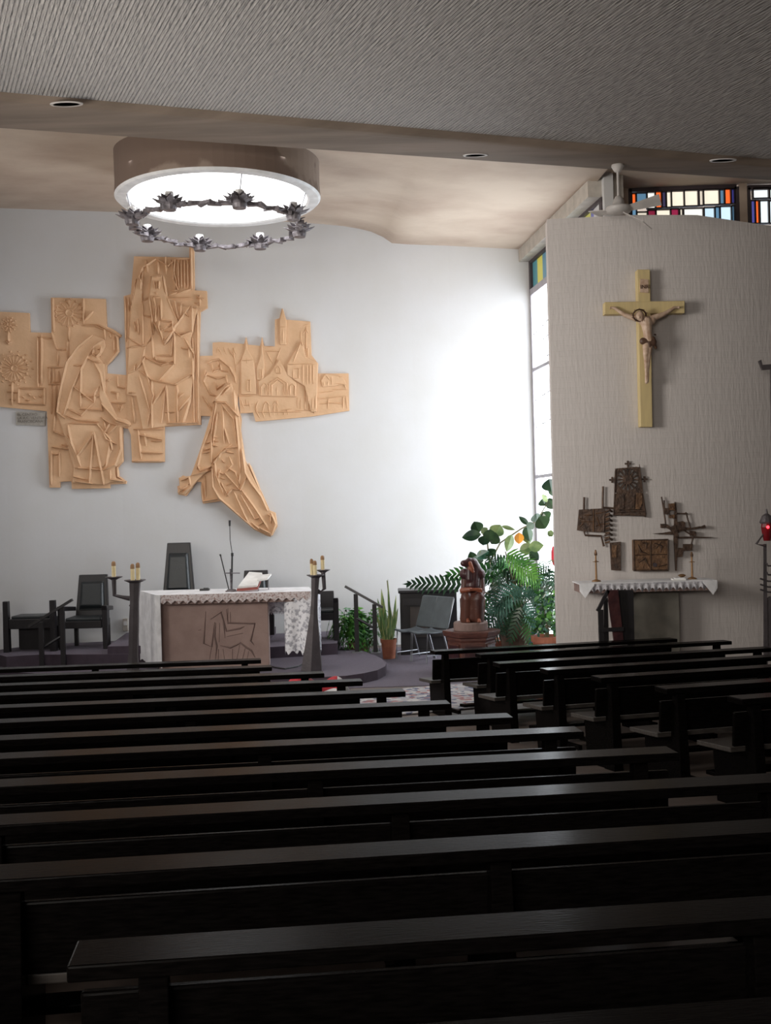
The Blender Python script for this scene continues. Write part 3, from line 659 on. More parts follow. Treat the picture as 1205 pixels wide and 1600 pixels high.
# standing bearded figure
P_bi = [(211,402),(297,404),(297,386),(304,386),(305,455),(324,456),(325,482),(314,488),(312,560),(315,664),(258,667),(258,722),(208,723),(206,680),(201,668),(199,587),(195,464),(206,461)]
body = [c2(*p) for p in [(150,220),(175,225),(180,370),(225,345),(235,215),(310,210),(330,340),(385,370),(400,400),(480,400),(490,400),(520,400),(520,430),(490,570),(480,600),(500,800),(480,1000),(440,1130),(240,1160),(180,1165),(140,960),(80,950),(95,620),(110,400)]]
head = [c2(*p) for p in [(240,210),(305,212),(325,330),(400,500),(380,570),(320,635),(285,560),(245,500),(225,340)]]
st = [[(155,230),(180,160),(265,105),(340,150),(380,110),(370,230),(400,300),(345,300)],[(200,110),(210,190)],[(320,90),(325,200)],[(275,120),(275,200)],[(180,180),(170,300)],[(355,110),(390,250),(380,320)],
 [(400,110),(405,290)],[(420,110),(422,290)],[(440,110),(442,290)],[(460,110),(462,290)],[(480,110),(482,290)],[(375,105),(490,105)],[(400,320),(490,290)],[(330,340),(400,310)],[(345,355),(490,350)],
 [(235,215),(225,345),(245,470),(250,580)],[(310,215),(330,340),(400,500)],[(250,225),(300,225)],[(255,250),(265,300)],[(290,250),(285,300)],[(245,350),(295,350)],[(250,340),(265,400),(250,480)],[(260,320),(280,330)],[(275,250),(275,300)],
 [(270,395),(265,520)],[(300,360),(300,490)],[(285,400),(290,490)],[(290,495),(370,500),(375,560),(320,630),(285,540),(290,495)],[(320,540),(375,520)],[(320,560),(370,560)],[(300,560),(370,510)],
 [(180,370),(185,640)],[(175,375),(225,345)],[(115,380),(140,230)],[(150,230),(170,240),(172,290)],[(110,400),(95,600),(180,650),(210,640)],[(180,455),(240,475),(235,600)],[(150,480),(160,580)],[(130,500),(140,560)],
 [(205,640),(240,590),(250,740)],[(250,500),(285,560),(320,640),(375,560)],[(270,710),(360,710),(375,560)],[(260,720),(270,740),(380,760),(380,570)],[(380,560),(420,590),(490,560)],[(385,580),(490,560),(490,400)],[(370,550),(480,400)],[(380,370),(410,500)],[(420,380),(420,480)],[(440,440),(470,470)],
 [(140,800),(200,720),(300,770),(380,740)],[(160,800),(240,860),(380,890),(500,820)],[(280,870),(380,760)],[(200,650),(180,740),(250,960),(210,1150)],[(240,860),(240,1160)],[(240,1020),(330,890)],[(160,830),(240,1090)],[(330,890),(300,1130)],[(330,900),(345,1130)],[(395,890),(400,1130)],[(400,900),(390,1130)],[(440,600),(500,700),(500,820)],[(420,660),(470,670),(470,720)],[(480,960),(400,1060)],[(440,940),(400,980)],[(470,1000),(430,1130)],
 [(70,340),(75,620)],[(90,340),(95,430)],[(80,660),(170,650)],[(90,820),(130,800),(140,760)],[(95,940),(140,940)],[(110,960),(130,1130)],[(490,600),(500,1130)],[(520,440),(525,1130)],[(330,1130),(530,1125)],[(320,1060),(380,1060)],
 [(120,1165),(310,1165)],[(150,1170),(170,1350)],[(190,1190),(200,1270)],[(150,1200),(300,1230)],[(160,1310),(305,1315)],[(230,1240),(300,1240)],[(110,1365),(310,1365)],
 [(510,330),(550,360)],[(535,330),(535,400)],[(510,350),(560,350)],[(500,380),(540,390)],[(490,410),(540,420)],[(480,40),(485,300)]]
panel('standing_figure_panel', P_bi, [('standing_figure', body, .05), ('head_and_beard', head, .09)], st, base=.075, tr=c2)
# town panel
P_to = [(333,536),(345,535),(382,538),(385,527),(388,539),(407,541),(410,527),(413,541),(430,542),(430,500),(437,498),(441,482),(447,500),(485,503),(487,555),(497,568),(497,584),(545,584),(546,642),(487,651),(400,659),(396,645),(376,646),(372,600),(345,565),(333,557)]
T = [[c3(*p) for p in q] for q in [
 [(470,590),(470,380),(495,310),(500,240),(515,310),(550,370),(560,430),(570,590)],
 [(570,420),(595,340),(600,235),(612,340),(620,410),(615,500),(570,500)],
 [(585,600),(580,510),(650,460),(710,370),(770,470),(820,520),(815,605)],
 [(760,405),(850,255),(880,360),(955,395),(945,700),(910,700),(870,540),(760,470)],
 [(715,280),(712,130),(733,50),(757,130),(755,280)],
 [(970,500),(1000,460),(1110,480),(1135,530),(980,545)]]]
st = []
for x in range(590, 820, 36): st.append([(x,600),(x,540)])
st += [[(665,600),(665,530),(705,500),(745,530),(745,600)],[(650,600),(650,520),(705,485),(760,520),(760,600)],[(690,460),(690,430),(705,415),(720,430),(720,460),(690,460)],[(600,600),(600,540),(620,520),(640,540),(640,600)],[(780,600),(780,540),(795,525),(810,540),(810,600)],
 [(470,380),(550,375)],[(510,400),(510,360)],[(510,500),(530,500),(530,570),(510,570),(510,500)],[(590,430),(590,490),(605,490),(605,430)],[(715,170),(755,170)],[(735,180),(735,270)],[(760,405),(945,400)],[(800,430),(800,490),(835,490),(835,430),(800,430)],[(860,400),(860,530)],[(885,400),(885,530)],[(905,400),(905,530)],[(925,400),(925,530)],[(850,260),(800,390)],[(850,260),(890,380)],
 [(880,160),(880,340)],[(860,160),(900,150)],[(845,190),(845,250)],[(860,210),(880,180),(895,210)],[(870,300),(890,300),(890,360)],[(620,320),(720,320)],[(620,290),(680,290)],[(630,320),(670,400)],[(720,300),(680,400)],
 [(420,300),(440,430),(450,580)],[(440,420),(480,350)],[(430,370),(400,310)],[(330,300),(350,340)],[(360,290),(380,340)],[(390,300),(410,350)],[(420,295),(440,340)],[(330,290),(320,330)],
 [(560,640),(575,720)],[(580,630),(560,680),(590,740)],[(620,640),(605,700),(620,740)],[(640,640),(655,730)],[(610,660),(630,635),(650,660)],[(670,660),(690,630),(705,660)],[(680,650),(675,720)],[(695,650),(705,720)],[(720,690),(790,680)],[(740,700),(740,720)],[(760,680),(765,715)],[(445,600),(550,600)],[(470,620),(490,680)],[(500,620),(510,670)],[(520,630),(530,680)],[(480,660),(545,650)],
 [(555,700),(850,700)],[(810,690),(930,690),(930,710)],[(825,610),(825,680)],[(845,610),(845,680)],[(870,550),(870,690)],[(895,600),(895,690)],[(920,610),(920,690)],[(940,600),(940,700)],[(945,620),(1130,600)],[(1000,640),(1110,650)],[(960,650),(1100,640)],[(1020,600),(1015,680)],[(1110,600),(1110,680)],[(1130,600),(1135,680)],
 [(1000,465),(980,500)],[(1000,465),(1030,505)],[(990,510),(990,540)],[(1015,510),(1015,540)],[(1040,480),(1040,530)],[(1060,470),(1120,490)],[(1060,520),(1120,530),(1130,560)],[(955,580),(1050,570)],[(1040,560),(1140,560)]]
panel('town_panel', P_to, [('tower', T[0], .03), ('turret', T[1], .03), ('church_front', T[2], .035), ('great_hall', T[3], .045), ('spire', T[4], .035), ('cottage', T[5], .025)], [(s_, .013, .02) for s_ in st], base=.045, tr=c3)
# kneeling figure
P_kn = [(313,557),(345,556),(371,584),(374,600),(372,632),(378,655),(377,672),(384,720),(388,726),(410,770),(423,800),(432,806),(434,822),(426,837),(412,832),(398,826),(346,783),(318,787),(316,753),(308,753),(292,775),(280,773),(278,760),(284,757),(280,748),(287,743),(296,747),(300,745),(316,700),(333,651),(313,650)]
robe = [c3(*p) for p in [(410,520),(445,600),(465,735),(480,870),(500,1010),(590,1190),(640,1310),(690,1330),(700,1400),(665,1475),(560,1430),(330,1245),(295,1180),(290,1040),(200,1130),(120,1220),(75,1205),(90,1160),(85,1110),(160,1100),(220,930),(310,640),(340,590)]]
hood = [c3(*p) for p in [(410,520),(445,610),(465,735),(430,700),(380,640),(300,635)]]
st = [[(260,400),(290,380),(340,370),(400,420),(440,500)],[(250,430),(240,510),(280,590),(320,600)],[(290,400),(300,450),(340,430)],[(340,400),(350,440),(390,450)],[(260,470),(320,490),(370,480)],[(310,510),(320,560),(370,520)],[(380,470),(385,520)],[(400,440),(430,470),(440,520)],[(230,600),(300,700)],[(330,380),(330,420)],[(240,510),(260,450)],
 [(410,520),(300,640),(380,645),(465,735)],[(420,530),(360,600)],[(430,560),(440,690)],[(310,650),(285,800),(230,930),(200,1060)],[(320,640),(290,840),(290,1040)],[(360,670),(370,900)],[(370,800),(400,900)],[(440,720),(460,920),(470,1070)],[(350,650),(430,750),(450,900)],[(330,700),(300,900)],
 [(300,860),(330,860)],[(295,880),(335,885)],[(295,910),(330,915)],[(250,900),(280,890)],[(240,940),(280,930)],[(230,960),(280,950)],
 [(290,1040),(370,930),(460,920)],[(300,1000),(420,900)],[(200,1030),(220,1070),(290,1040)],[(160,1100),(230,1080),(290,1060)],[(100,1130),(150,1110),(160,1160)],[(80,1170),(120,1190)],[(90,1200),(150,1150)],[(110,1210),(160,1170)],
 [(295,1040),(300,1170),(340,1240),(560,1430),(660,1480)],[(310,1010),(320,1100),(370,1220)],[(330,1000),(345,960),(400,930)],[(345,1060),(330,1130)],[(355,1000),(375,1020)],[(400,980),(420,1030),(380,1080)],[(380,950),(430,960)],[(340,1080),(370,1090)],[(345,1110),(375,1120)],[(350,1140),(370,1180)],[(370,1080),(470,1190),(510,1110)],[(380,1040),(440,1080),(470,1160)],[(470,1070),(460,1160)],[(370,1180),(400,1230)],[(380,1230),(420,1180),(480,1190)],[(410,1150),(380,1160)],
 [(480,1190),(560,1300),(650,1440)],[(430,1200),(520,1390)],[(470,1210),(560,1370)],[(510,1110),(600,1230),(640,1320)],[(480,930),(500,1080),(560,1190)],[(520,1020),(590,1190)],[(560,1370),(590,1360),(610,1390),(580,1410)],[(640,1340),(660,1350),(660,1400)],[(660,1330),(690,1400),(670,1460)],[(580,1420),(660,1460)],[(540,1390),(600,1440)],
 [(225,1140),(235,1260),(325,1245)],[(245,1100),(250,1240)]]
panel('kneeling_figure_panel', P_kn, [('kneeling_robe', robe, .055), ('hood', hood, .085)], st, base=.06, tr=c3)
# small inscribed plaque
pc = onwall(49, 654)
chord([(26,643),(72,645)]); pl = MB(); slab([(26,643),(72,645),(71,665.5),(26,664)], .002, .03, M['plaque'], pl)
pq = tag(pl.build('plaque', loc=pc), 'small grey inscribed plaque on the wall below the flower relief', 'plaque')
def text(body, size, loc, rot, m, parent, name='lettering', ext=.002):
    cu = bpy.data.curves.new(name, 'FONT'); cu.body = body; cu.size = size; cu.extrude = ext; cu.space_line = .95
    t = bpy.data.objects.new(name, cu); COL.objects.link(t)
    dg = bpy.context.evaluated_depsgraph_get(); me = bpy.data.meshes.new_from_object(t.evaluated_get(dg)); bpy.data.objects.remove(t)
    me.materials.clear(); me.materials.append(m); me.name = name
    o = bpy.data.objects.new(name, me); COL.objects.link(o); o.rotation_euler = rot
    o.parent = parent; o.location = Vector(loc) - world_loc(parent); return o
tp = onwall(28.5, 650, .045)
text('EL CENTRO\nLA A.C. VENTURA\nFRANCISCANA',   .062, tp, (math.radians(90), 0, math.radians(9.5)), M['ink'], pq)

# ------------------------------------------------------------------ chandelier under the rooflight
CC = at(341, 355, 15.0); RR = 1.14
ch = thing('chandelier', CC, 'round wrought iron chandelier with eight flower shaped holders hanging under the rooflight', 'chandelier')
rnd = random.Random(5); mb = MB()
NP = 8; phase = math.radians(22)
def cp(a, r=RR, dz=0): return CC + Vector((r*math.cos(a), r*math.sin(a), dz))
for k in range(NP):
    a0 = phase + 2*math.pi*k/NP; a1 = a0 + 2*math.pi/NP
    n = 7; prev = None
    for j in range(n):
        b0 = a0 + (a1-a0)*j/n; b1 = a0 + (a1-a0)*(j+1)/n; jog = .035*(-1)**j
        p = cp(b0, RR+jog, rnd.uniform(-.02,.03)); q = cp(b1+.03, RR-jog*.6, rnd.uniform(-.02,.03))
        d = (q-p).normalized(); s_ = Vector((-d.y, d.x, 0)); up = Vector((0,0,1))
        mb.hexa([p-s_*.045-up*.02, p+s_*.045-up*.02, q+s_*.018-up*.012, q-s_*.018-up*.012], [p-s_*.045+up*.035, p+s_*.045+up*.035, q+s_*.018+up*.025, q-s_*.018+up*.025], M['bronze'])
        # thorn like leaf
        t_ = p.lerp(q,.5); e_ = t_ + s_*rnd.choice((-1,1))*.10 + d*.06 + up*rnd.uniform(-.01,.05)
        mb.hexa([t_-d*.035-up*.008, t_+d*.035-up*.008, e_-up*.004], [t_-d*.035+up*.012, t_+d*.035+up*.012, e_+up*.004], M['bronze'])
mb.build('ring', ch)
for k in range(NP):
    a = phase + 2*math.pi*k/NP; c = cp(a, RR+.03, .03)
    if k in (5, 6):   # the two nearest blossoms hang on longer stems
        pass
    h = MB(); h.lathe(c, [(.035,-.09),(.085,-.085),(.10,-.03),(.085,.06),(.07,.085)], M['bronze'], 14)
    ho = h.build('lamp_holder', ch)
    l = MB()
    for j in range(8):
        b = 2*math.pi*j/8 + k; d = Vector((math.cos(b), math.sin(b), 0)); s_ = Vector((-d.y, d.x, 0)); up = Vector((0,0,1))
        p0 = c + d*.07 - up*.01; p1 = c + d*.15 + up*.02; p2 = c + d*.22 + up*.055
        l.hexa([p0-s_*.03, p0+s_*.03, p1+s_*.05, p2, p1-s_*.05], [p0-s_*.03+up*.014, p0+s_*.03+up*.014, p1+s_*.05+up*.012, p2+up*.008, p1-s_*.05+up*.012], M['bronze'])
        p0 = c + d*.05 + up*.05; p1 = c + d*.12 + up*.07; p2 = c + d*.17 + up*.095
        l.hexa([p0-s_*.02, p0+s_*.02, p1+s_*.032, p2, p1-s_*.032], [p0-s_*.02+up*.01, p0+s_*.02+up*.01, p1+s_*.032+up*.01, p2+up*.006, p1-s_*.032+up*.01], M['bronze'])
    l.build('leaf_crown', ho)
    l = MB(); l.lathe(c, [(.055,.07),(.06,.12),(.055,.15)], M['white'], 12); l.build('bulb', ho)
for (x, y, a) in ((196,303,3.45),(380,285,5.1),(486,322,6.1)):
    c = cp(a, RR, .05); t_ = Vector((DC.x + (DRi+.02)*math.cos(a), DC.y + (DRi+.02)*math.sin(a), zb+.02)); m = MB(); m.tube([c, t_], .009, M['chrome'], 6); m.build('hanging_rod', ch)

# ------------------------------------------------------------------ ceiling fan by the clerestory
fc = at(967, 326, 14.75); ft = at(967, 277, 14.75); ft.x = fc.x
fan = thing('ceiling_fan', fc, 'cream ceiling fan with drooping blades beside the coloured clerestory windows', 'fan')
m = MB(); m.tube([fc+Vector((0,0,.05)), Vector((fc.x, fc.y, 7.05))], .018, M['fan'], 8); m.build('down_rod', fan)
m = MB(); m.lathe((fc.x,fc.y,0), [(.03,6.95),(.05,6.97),(.085,7.03),(.08,7.06)], M['fan'], 20); m.build('ceiling_cup', fan)
m = MB(); m.lathe(fc, [(.05,-.07),(.16,-.05),(.17,.0),(.17,.02),(.09,.03),(.075,.10),(.045,.16),(.03,.17)], M['fan'], 24); m.build('motor_housing', fan, smooth=True)
for tip in ((1012,352,14.35),(1032,312,14.5),(928,334,15.3)):
    e = at(*tip); d = (e-fc); L_ = min(d.length, .62); d.normalize(); s_ = d.cross(Vector((0,0,1))).normalized(); up = Vector((0,0,1))
    p0 = fc + d*.14 - up*.02; p1 = fc + d*(L_)
    s2 = (s_ - up*s_.y*.75).normalized(); n2 = s2.cross(d)*.006; m = MB(); m.hexa([p0-s2*.05-n2, p0+s2*.05-n2, p1+s2*.095-n2, p1-s2*.095-n2], [p0-s2*.05+n2, p0+s2*.05+n2, p1+s2*.095+n2, p1-s2*.095+n2], M['fan']); m.build('blade', fan)
# ------------------------------------------------------------------ altar and what stands on it
PZ, SZ, TZ = .15, .33, .45
FL, FR = at(247, 931, 16.0), at(487, 925, 16.0); ZT = (FL.z+FR.z)/2
BR, BL_ = at(481, 918.5, 16.95), at(221, 923.5, 17.05)
for p in (FL, FR, BR, BL_): p.z = ZT
alt = thing('altar', Vector((-2.4,16.4,PZ)), 'pinkish stone altar block with a carved four legged animal, under a white cloth', 'altar')
m = MB(); ft_ = [FL+Vector((.02,.02,-.135)), FR+Vector((-.02,.02,-.135)), BR+Vector((-.02,-.02,-.135)), BL_+Vector((.02,-.02,-.135))]
m.hexa(ft_, [p+Vector((0,0,.125)) for p in ft_], M['stone_dark']); m.build('table_slab', alt)
bl, br = at(249, 1036, 16.14), at(421, 1036, 16.14)
m = MB(); b_ = [Vector((bl.x,16.14,PZ)), Vector((br.x,16.14,PZ)), Vector((br.x-.05,16.75,PZ)), Vector((bl.x-.05,16.75,PZ))]
m.hexa(b_, [Vector((p.x,p.y,ZT-.137)) for p in b_], M['stone']); blk = m.build('stone_block', alt, bevel=.01)
def ca(x, y): q = at(300 + x/9.27, 930 + y/9.27, 16.14); return q
m = MB()
for s_ in ([(200,235),(170,700),(285,745),(330,390)],[(255,930),(285,745)],[(270,350),(420,245),(500,520),(700,480),(760,450)],[(500,200),(520,400),(910,410),(850,660),(900,720)],[(555,240),(560,400)],[(345,400),(330,600),(360,740),(340,930)],[(400,400),(395,680)],[(500,600),(740,550)],[(410,730),(560,760),(700,690),(780,750),(860,800),(915,900)],[(450,780),(470,930)],[(385,780),(380,930)],[(690,720),(650,930)],[(770,770),(730,930)],[(590,780),(585,930)],[(820,810),(800,930)],[(440,290),(460,400),(480,620)],[(520,190),(520,400)],[(90,510),(130,500)]):
    m.ridge([ca(*p) + Vector((0,.003,0)) for p in s_], .018, (0,-.022,0), M['stone_dark'])
m.build('carved_animal', blk)
# altar cloth: top, scalloped lace front edge, hanging ends
cl = thing('altar_cloth', (FL+BR)/2, 'white altar cloth with scalloped lace edge laid over the stone altar', 'cloth')
z1 = ZT + .012
m = MB(); e = .02; tp_ = [FL+Vector((-e,-e,0)), FR+Vector((e,-e,0)), BR+Vector((e,e,0)), BL_+Vector((-e,e,0))]
m.hexa([p+Vector((0,0,-.004)) for p in tp_], [p+Vector((0,0,.012)) for p in tp_], M['cloth']); m.build('cloth_top', cl)
def scallop(a, b, zt, drop, n, mtl, out=(0,-1,0), deep=.045, pointed=False, wav=.0, sub=8):
    a = Vector(a); b = Vector(b); out = Vector(out); m = MB(); N = n*sub; vs = []
    for i in range(N+1):
        t = i/N; p = a.lerp(b, t); u = (i % sub)/sub; s_ = (1-abs(2*u-1)) if pointed else math.sin(math.pi*u)
        o_ = out*wav*math.sin(t*n*math.pi*2)
        for k in range(4): vs.append(Vector((p.x, p.y, zt - (drop + deep*s_)*k/3)) + o_*(k/3))
    nn = len(vs); vs += [v - out*.006 for v in vs]; fs = []
    for i in range(N):
        for k in range(3):
            q = i*4+k; fs += [(q,q+4,q+5,q+1),(nn+q,nn+q+1,nn+q+5,nn+q+4)]
        fs.append((i*4+3, (i+1)*4+3, nn+(i+1)*4+3, nn+i*4+3))
    m.add(vs, fs, mtl); return m
scallop(FL+Vector((.02,-.03,0)), FR+Vector((-.02,-.03,0)), z1, .085, 19, M['lace'], deep=.05, pointed=True, wav=.006).build('lace_edge', cl)
# left end hanging to the platform, corner strip and long side
def drape(path, zt, zb_, mtl, waves=3, amp=.03, sc=.03, name='hanging_end'):
    # path: list of xy points; hangs from zt to zb with folds
    P = [Vector((x,y,0)) for x,y in path]; N = 48; m = MB(); vs = []; tot = sum((P[i+1]-P[i]).length for i in range(len(P)-1))
    def pt(s):
        for i in range(len(P)-1):
            l = (P[i+1]-P[i]).length
            if s <= l or i == len(P)-2: d = (P[i+1]-P[i])/l; return P[i]+d*s, Vector((d.y,-d.x,0))
            s -= l
    K = 12
    for i in range(N+1):
        t = i/N; p, nn_ = pt(tot*t)
        for k in range(K+1):
            u = k/K; zb2 = zb_ + sc*abs(math.sin(t*math.pi*9)); q = p + nn_*amp*u*math.sin(t*waves*2*math.pi) ; vs.append(Vector((q.x,q.y, zt+(zb2-zt)*u)))
    n2 = len(vs); vs += [Vector((v.x+.004, v.y+.006, v.z)) for v in vs]; fs = []
    for i in range(N):
        for k in range(K):
            a = i*(K+1)+k; fs += [(a,a+1,a+K+2,a+K+1),(n2+a,n2+a+K+1,n2+a+K+2,n2+a+1)]
    m.add(vs, fs, mtl); return m.build(name, cl, smooth=True)
drape([(FL.x+.04,FL.y-.05),(FL.x-.04,FL.y-.02),(BL_.x-.06,BL_.y)], z1, PZ+.07, M['cloth'], 3, .02)
drape([(FR.x-.42,FR.y+.10),(FR.x-.30,FR.y+.02),(FR.x+.03,FR.y-.03),(FR.x+.10,FR.y+.35)], z1, ZT-.93, M['lacew'], 3, .05, .07, 'lace_panel')
drape([(BR.x-.62,BR.y+.05),(BR.x-.3,BR.y+.06)], z1, ZT-.42, M['lacew'], 1, .01, .04, 'rear_lace_edge')
def on_altar(px, Y=16.4): q = at(px, 925, Y); return Vector((q.x, Y, z1))
# microphone stand
c = on_altar(362, 16.5); t = thing('microphone', c, 'thin black gooseneck microphone standing on the altar', 'microphone')
m = MB(); m.lathe(c, [(.07,0),(.07,.02),(.02,.03)], M['black_mic'], 16); m.build('base', t)
m = MB(); a_ = at(363, 866, 16.5); m.tube([c+Vector((0,0,.02)), a_], .014, M['black_mic'], 8); m.lathe(a_, [(.02,-.03),(.02,.02)], M['black_mic'], 8); m.build('rod', t)
m = MB(); b_ = at(359, 822, 16.5); m.tube([a_, a_.lerp(b_,.5)+Vector((-.012,0,0)), b_], .006, M['black_mic'], 6); m.build('gooseneck', t)
m = MB(); m.tube([b_, at(359,813,16.5)], [.015,.018], M['black_mic'], 8); m.build('capsule', t)
c = on_altar(358, 16.62); t = thing('thin_rod', c, 'slim dark rod leaning beside the microphone on the altar', 'microphone'); m = MB(); m.tube([c, at(345,869,16.62)], .009, M['black_mic'], 6); m.build('stem', t)
m = MB(); m.tube([at(345,869,16.62), at(344,866,16.62)], .014, M['black_mic'], 6); m.build('tip', t)
# altar cross
c = on_altar(361.5, 16.35); t = thing('altar_cross', c, 'small thin dark standing cross beside the microphone on the altar', 'cross')
m = MB(); m.lathe(c, [(.09,0),(.085,.015),(.02,.03)], M['bronze'], 14); m.build('foot', t)
m = MB(); tp2 = at(360, 889, 16.35); m.tube([c, tp2], .012, M['bronze'], 6); m.build('upright', t)
m = MB(); m.tube([at(350,895.5,16.35), at(375,895.5,16.35)], .009, M['bronze'], 6); m.build('crossbar', t)
# missal on a small stand
c = on_altar(398, 16.45); t = thing('missal', c+Vector((0,0,.02)), 'open missal with red leather cover propped on the altar', 'book')
def B(px, py, Y): return at(px, py, Y)
m = MB(); q = [B(370,918,16.3), B(402,916,16.3), B(411,899,16.75), B(398,896,16.75)]
q = [Vector((B(370,917,16.2).x,16.2,z1+.012)), Vector((B(403,917,16.2).x,16.2,z1+.03)), Vector((B(412,917,16.7).x,16.7,z1+.20)), Vector((B(390,917,16.7).x,16.7,z1+.22))]
m.hexa(q, [p+Vector((0,-.01,.03)) for p in q], M['bookred']); m.build('cover', t)
m = MB(); q2 = [p+Vector((0,-.012,.032)) for p in q]; cc = sum(q2, Vector())/4; q2 = [cc+(p-cc)*.92 for p in q2]
m.hexa(q2, [p+Vector((0,-.01,.03)) for p in q2], M['paper']); m.build('pages', t)
m = MB(); x0 = B(404,917,16.5).x; x1_ = B(420,917,16.5).x
m.hexa([Vector((x0,16.35,z1+.14)),Vector((x1_,16.35,z1+.16)),Vector((x1_+.03,16.65,z1+.21)),Vector((x0,16.65,z1+.20))],[Vector((x0,16.35,z1+.165)),Vector((x1_,16.35,z1+.185)),Vector((x1_+.03,16.65,z1+.235)),Vector((x0,16.65,z1+.225))], M['paper'])
for (dx, yy) in ((0.01,16.4),(.14,16.6)): m.box((x0+dx, yy, z1+.075), (.012,.012,.15), M['chrome'])
for w_ in (0,): pass
tag(m.build('booklet', loc=Vector((x0,16.5,z1))), 'white booklet held up on a little rack right of the missal', 'book')
c = on_altar(320, 16.7); m = MB(); m.box(c+Vector((0,0,.015)), (.14,.10,.03), M['black_mic']); m.box(c+Vector((.02,0,.035)), (.07,.06,.015), M['black_mic']); tag(m.build('black_gadget', loc=c), 'small flat black gadget lying on the altar near the black chair back', 'gadget')

# ------------------------------------------------------------------ candelabra
def candelabrum(base, plate, pr, arm_plate, arm_pts, cs, Y, side, label, flare):
    b = at(base[0], base[1], Y); b.z = PZ; P_ = at(plate[0], plate[1], Y); A = at(arm_plate[0], arm_plate[1], Y+.05)
    t = thing('candelabrum', b, label, 'candelabrum')
    m = MB(); h = P_.z - PZ
    w0, w1 = flare
    m.tube([b, b.lerp(P_,.25), b.lerp(P_,.6), b.lerp(P_,.78), P_], [w0, w0*.72, w1, w1*.9, w1*1.15], M['iron'], 6); m.build('trunk', t)
    m = MB(); m.lathe(P_, [(.03,-.05),(pr*.55,-.02),(pr,.012),(pr,.02),(.03,.008)], M['iron'], 18); m.build('drip_plate', t)
    m = MB(); pts_ = [at(x, y, Y+.02) for x, y in arm_pts]; m.tube(pts_, [.04,.028,.03,.035][:len(pts_)], M['iron'], 6); m.build('arm', t)
    m = MB(); m.lathe(A, [(.02,-.04),(pr*.4,-.015),(pr*.8,.01),(pr*.8,.018),(.02,.006)], M['iron'], 18); m.build('drip_plate', t)
    m = MB(); m.tube([at(x,y,Y+.01) for x,y in side], [.03,.02], M['iron'], 6); m.build('strut', t)
    return P_, A
def candle(px, py0, py1, Y, r, zplate, label, grp):
    c = at(px, py0, Y); c.z = zplate + .0185; top = at(px, py1, Y)
    o = thing('candle', c, label, 'candle', grp); h = top.z - c.z
    m = MB(); m.lathe(c, [(r,0),(r,h*.72)], M['candle'], 14); m.build('wax', o)
    m = MB(); m.lathe(c, [(r*1.04,h*.70),(r*1.06,h*.78),(r*.95,h*.93),(r*.5,h)], M['candle_top'], 14); m.build('burnt_top', o)
PL, AL = candelabrum((207,1036), (211,908), .155, (178,903), [(203,935),(191,933),(179,930),(178,904)], None, 15.75, [(204,948),(215,930)], 'dark iron candelabrum left of the altar with two raised plates of candles', (.10,.075))
PR, AR = candelabrum((487,1042), (493,900), .13, (505,892), [(492,924),(500,926),(507,920),(505,893)], None, 15.85, [(489,930),(500,922)], 'dark iron candelabrum at the right end of the altar with side arm', (.175,.06))
candle(178,902,877,15.8,.030,AL.z-.002,'candle alone on the outer arm of the left candelabrum','altar candles')
candle(207.5,907,881,15.70,.030,PL.z-.006,'left one of two candles on the central plate of the left candelabrum','altar candles')
candle(216,907,879,15.80,.030,PL.z-.006,'right one of two candles on the central plate of the left candelabrum','altar candles')
candle(487.5,900,873,15.90,.024,PR.z-.006,'thin candle at the back of the central plate, right candelabrum','altar candles')
candle(492.5,900,876,15.80,.029,PR.z-.006,'front candle on the central plate of the right candelabrum','altar candles')
candle(504.5,892,868,15.9,.028,AR.z-.002,'candle on the higher side arm of the right candelabrum','altar candles')

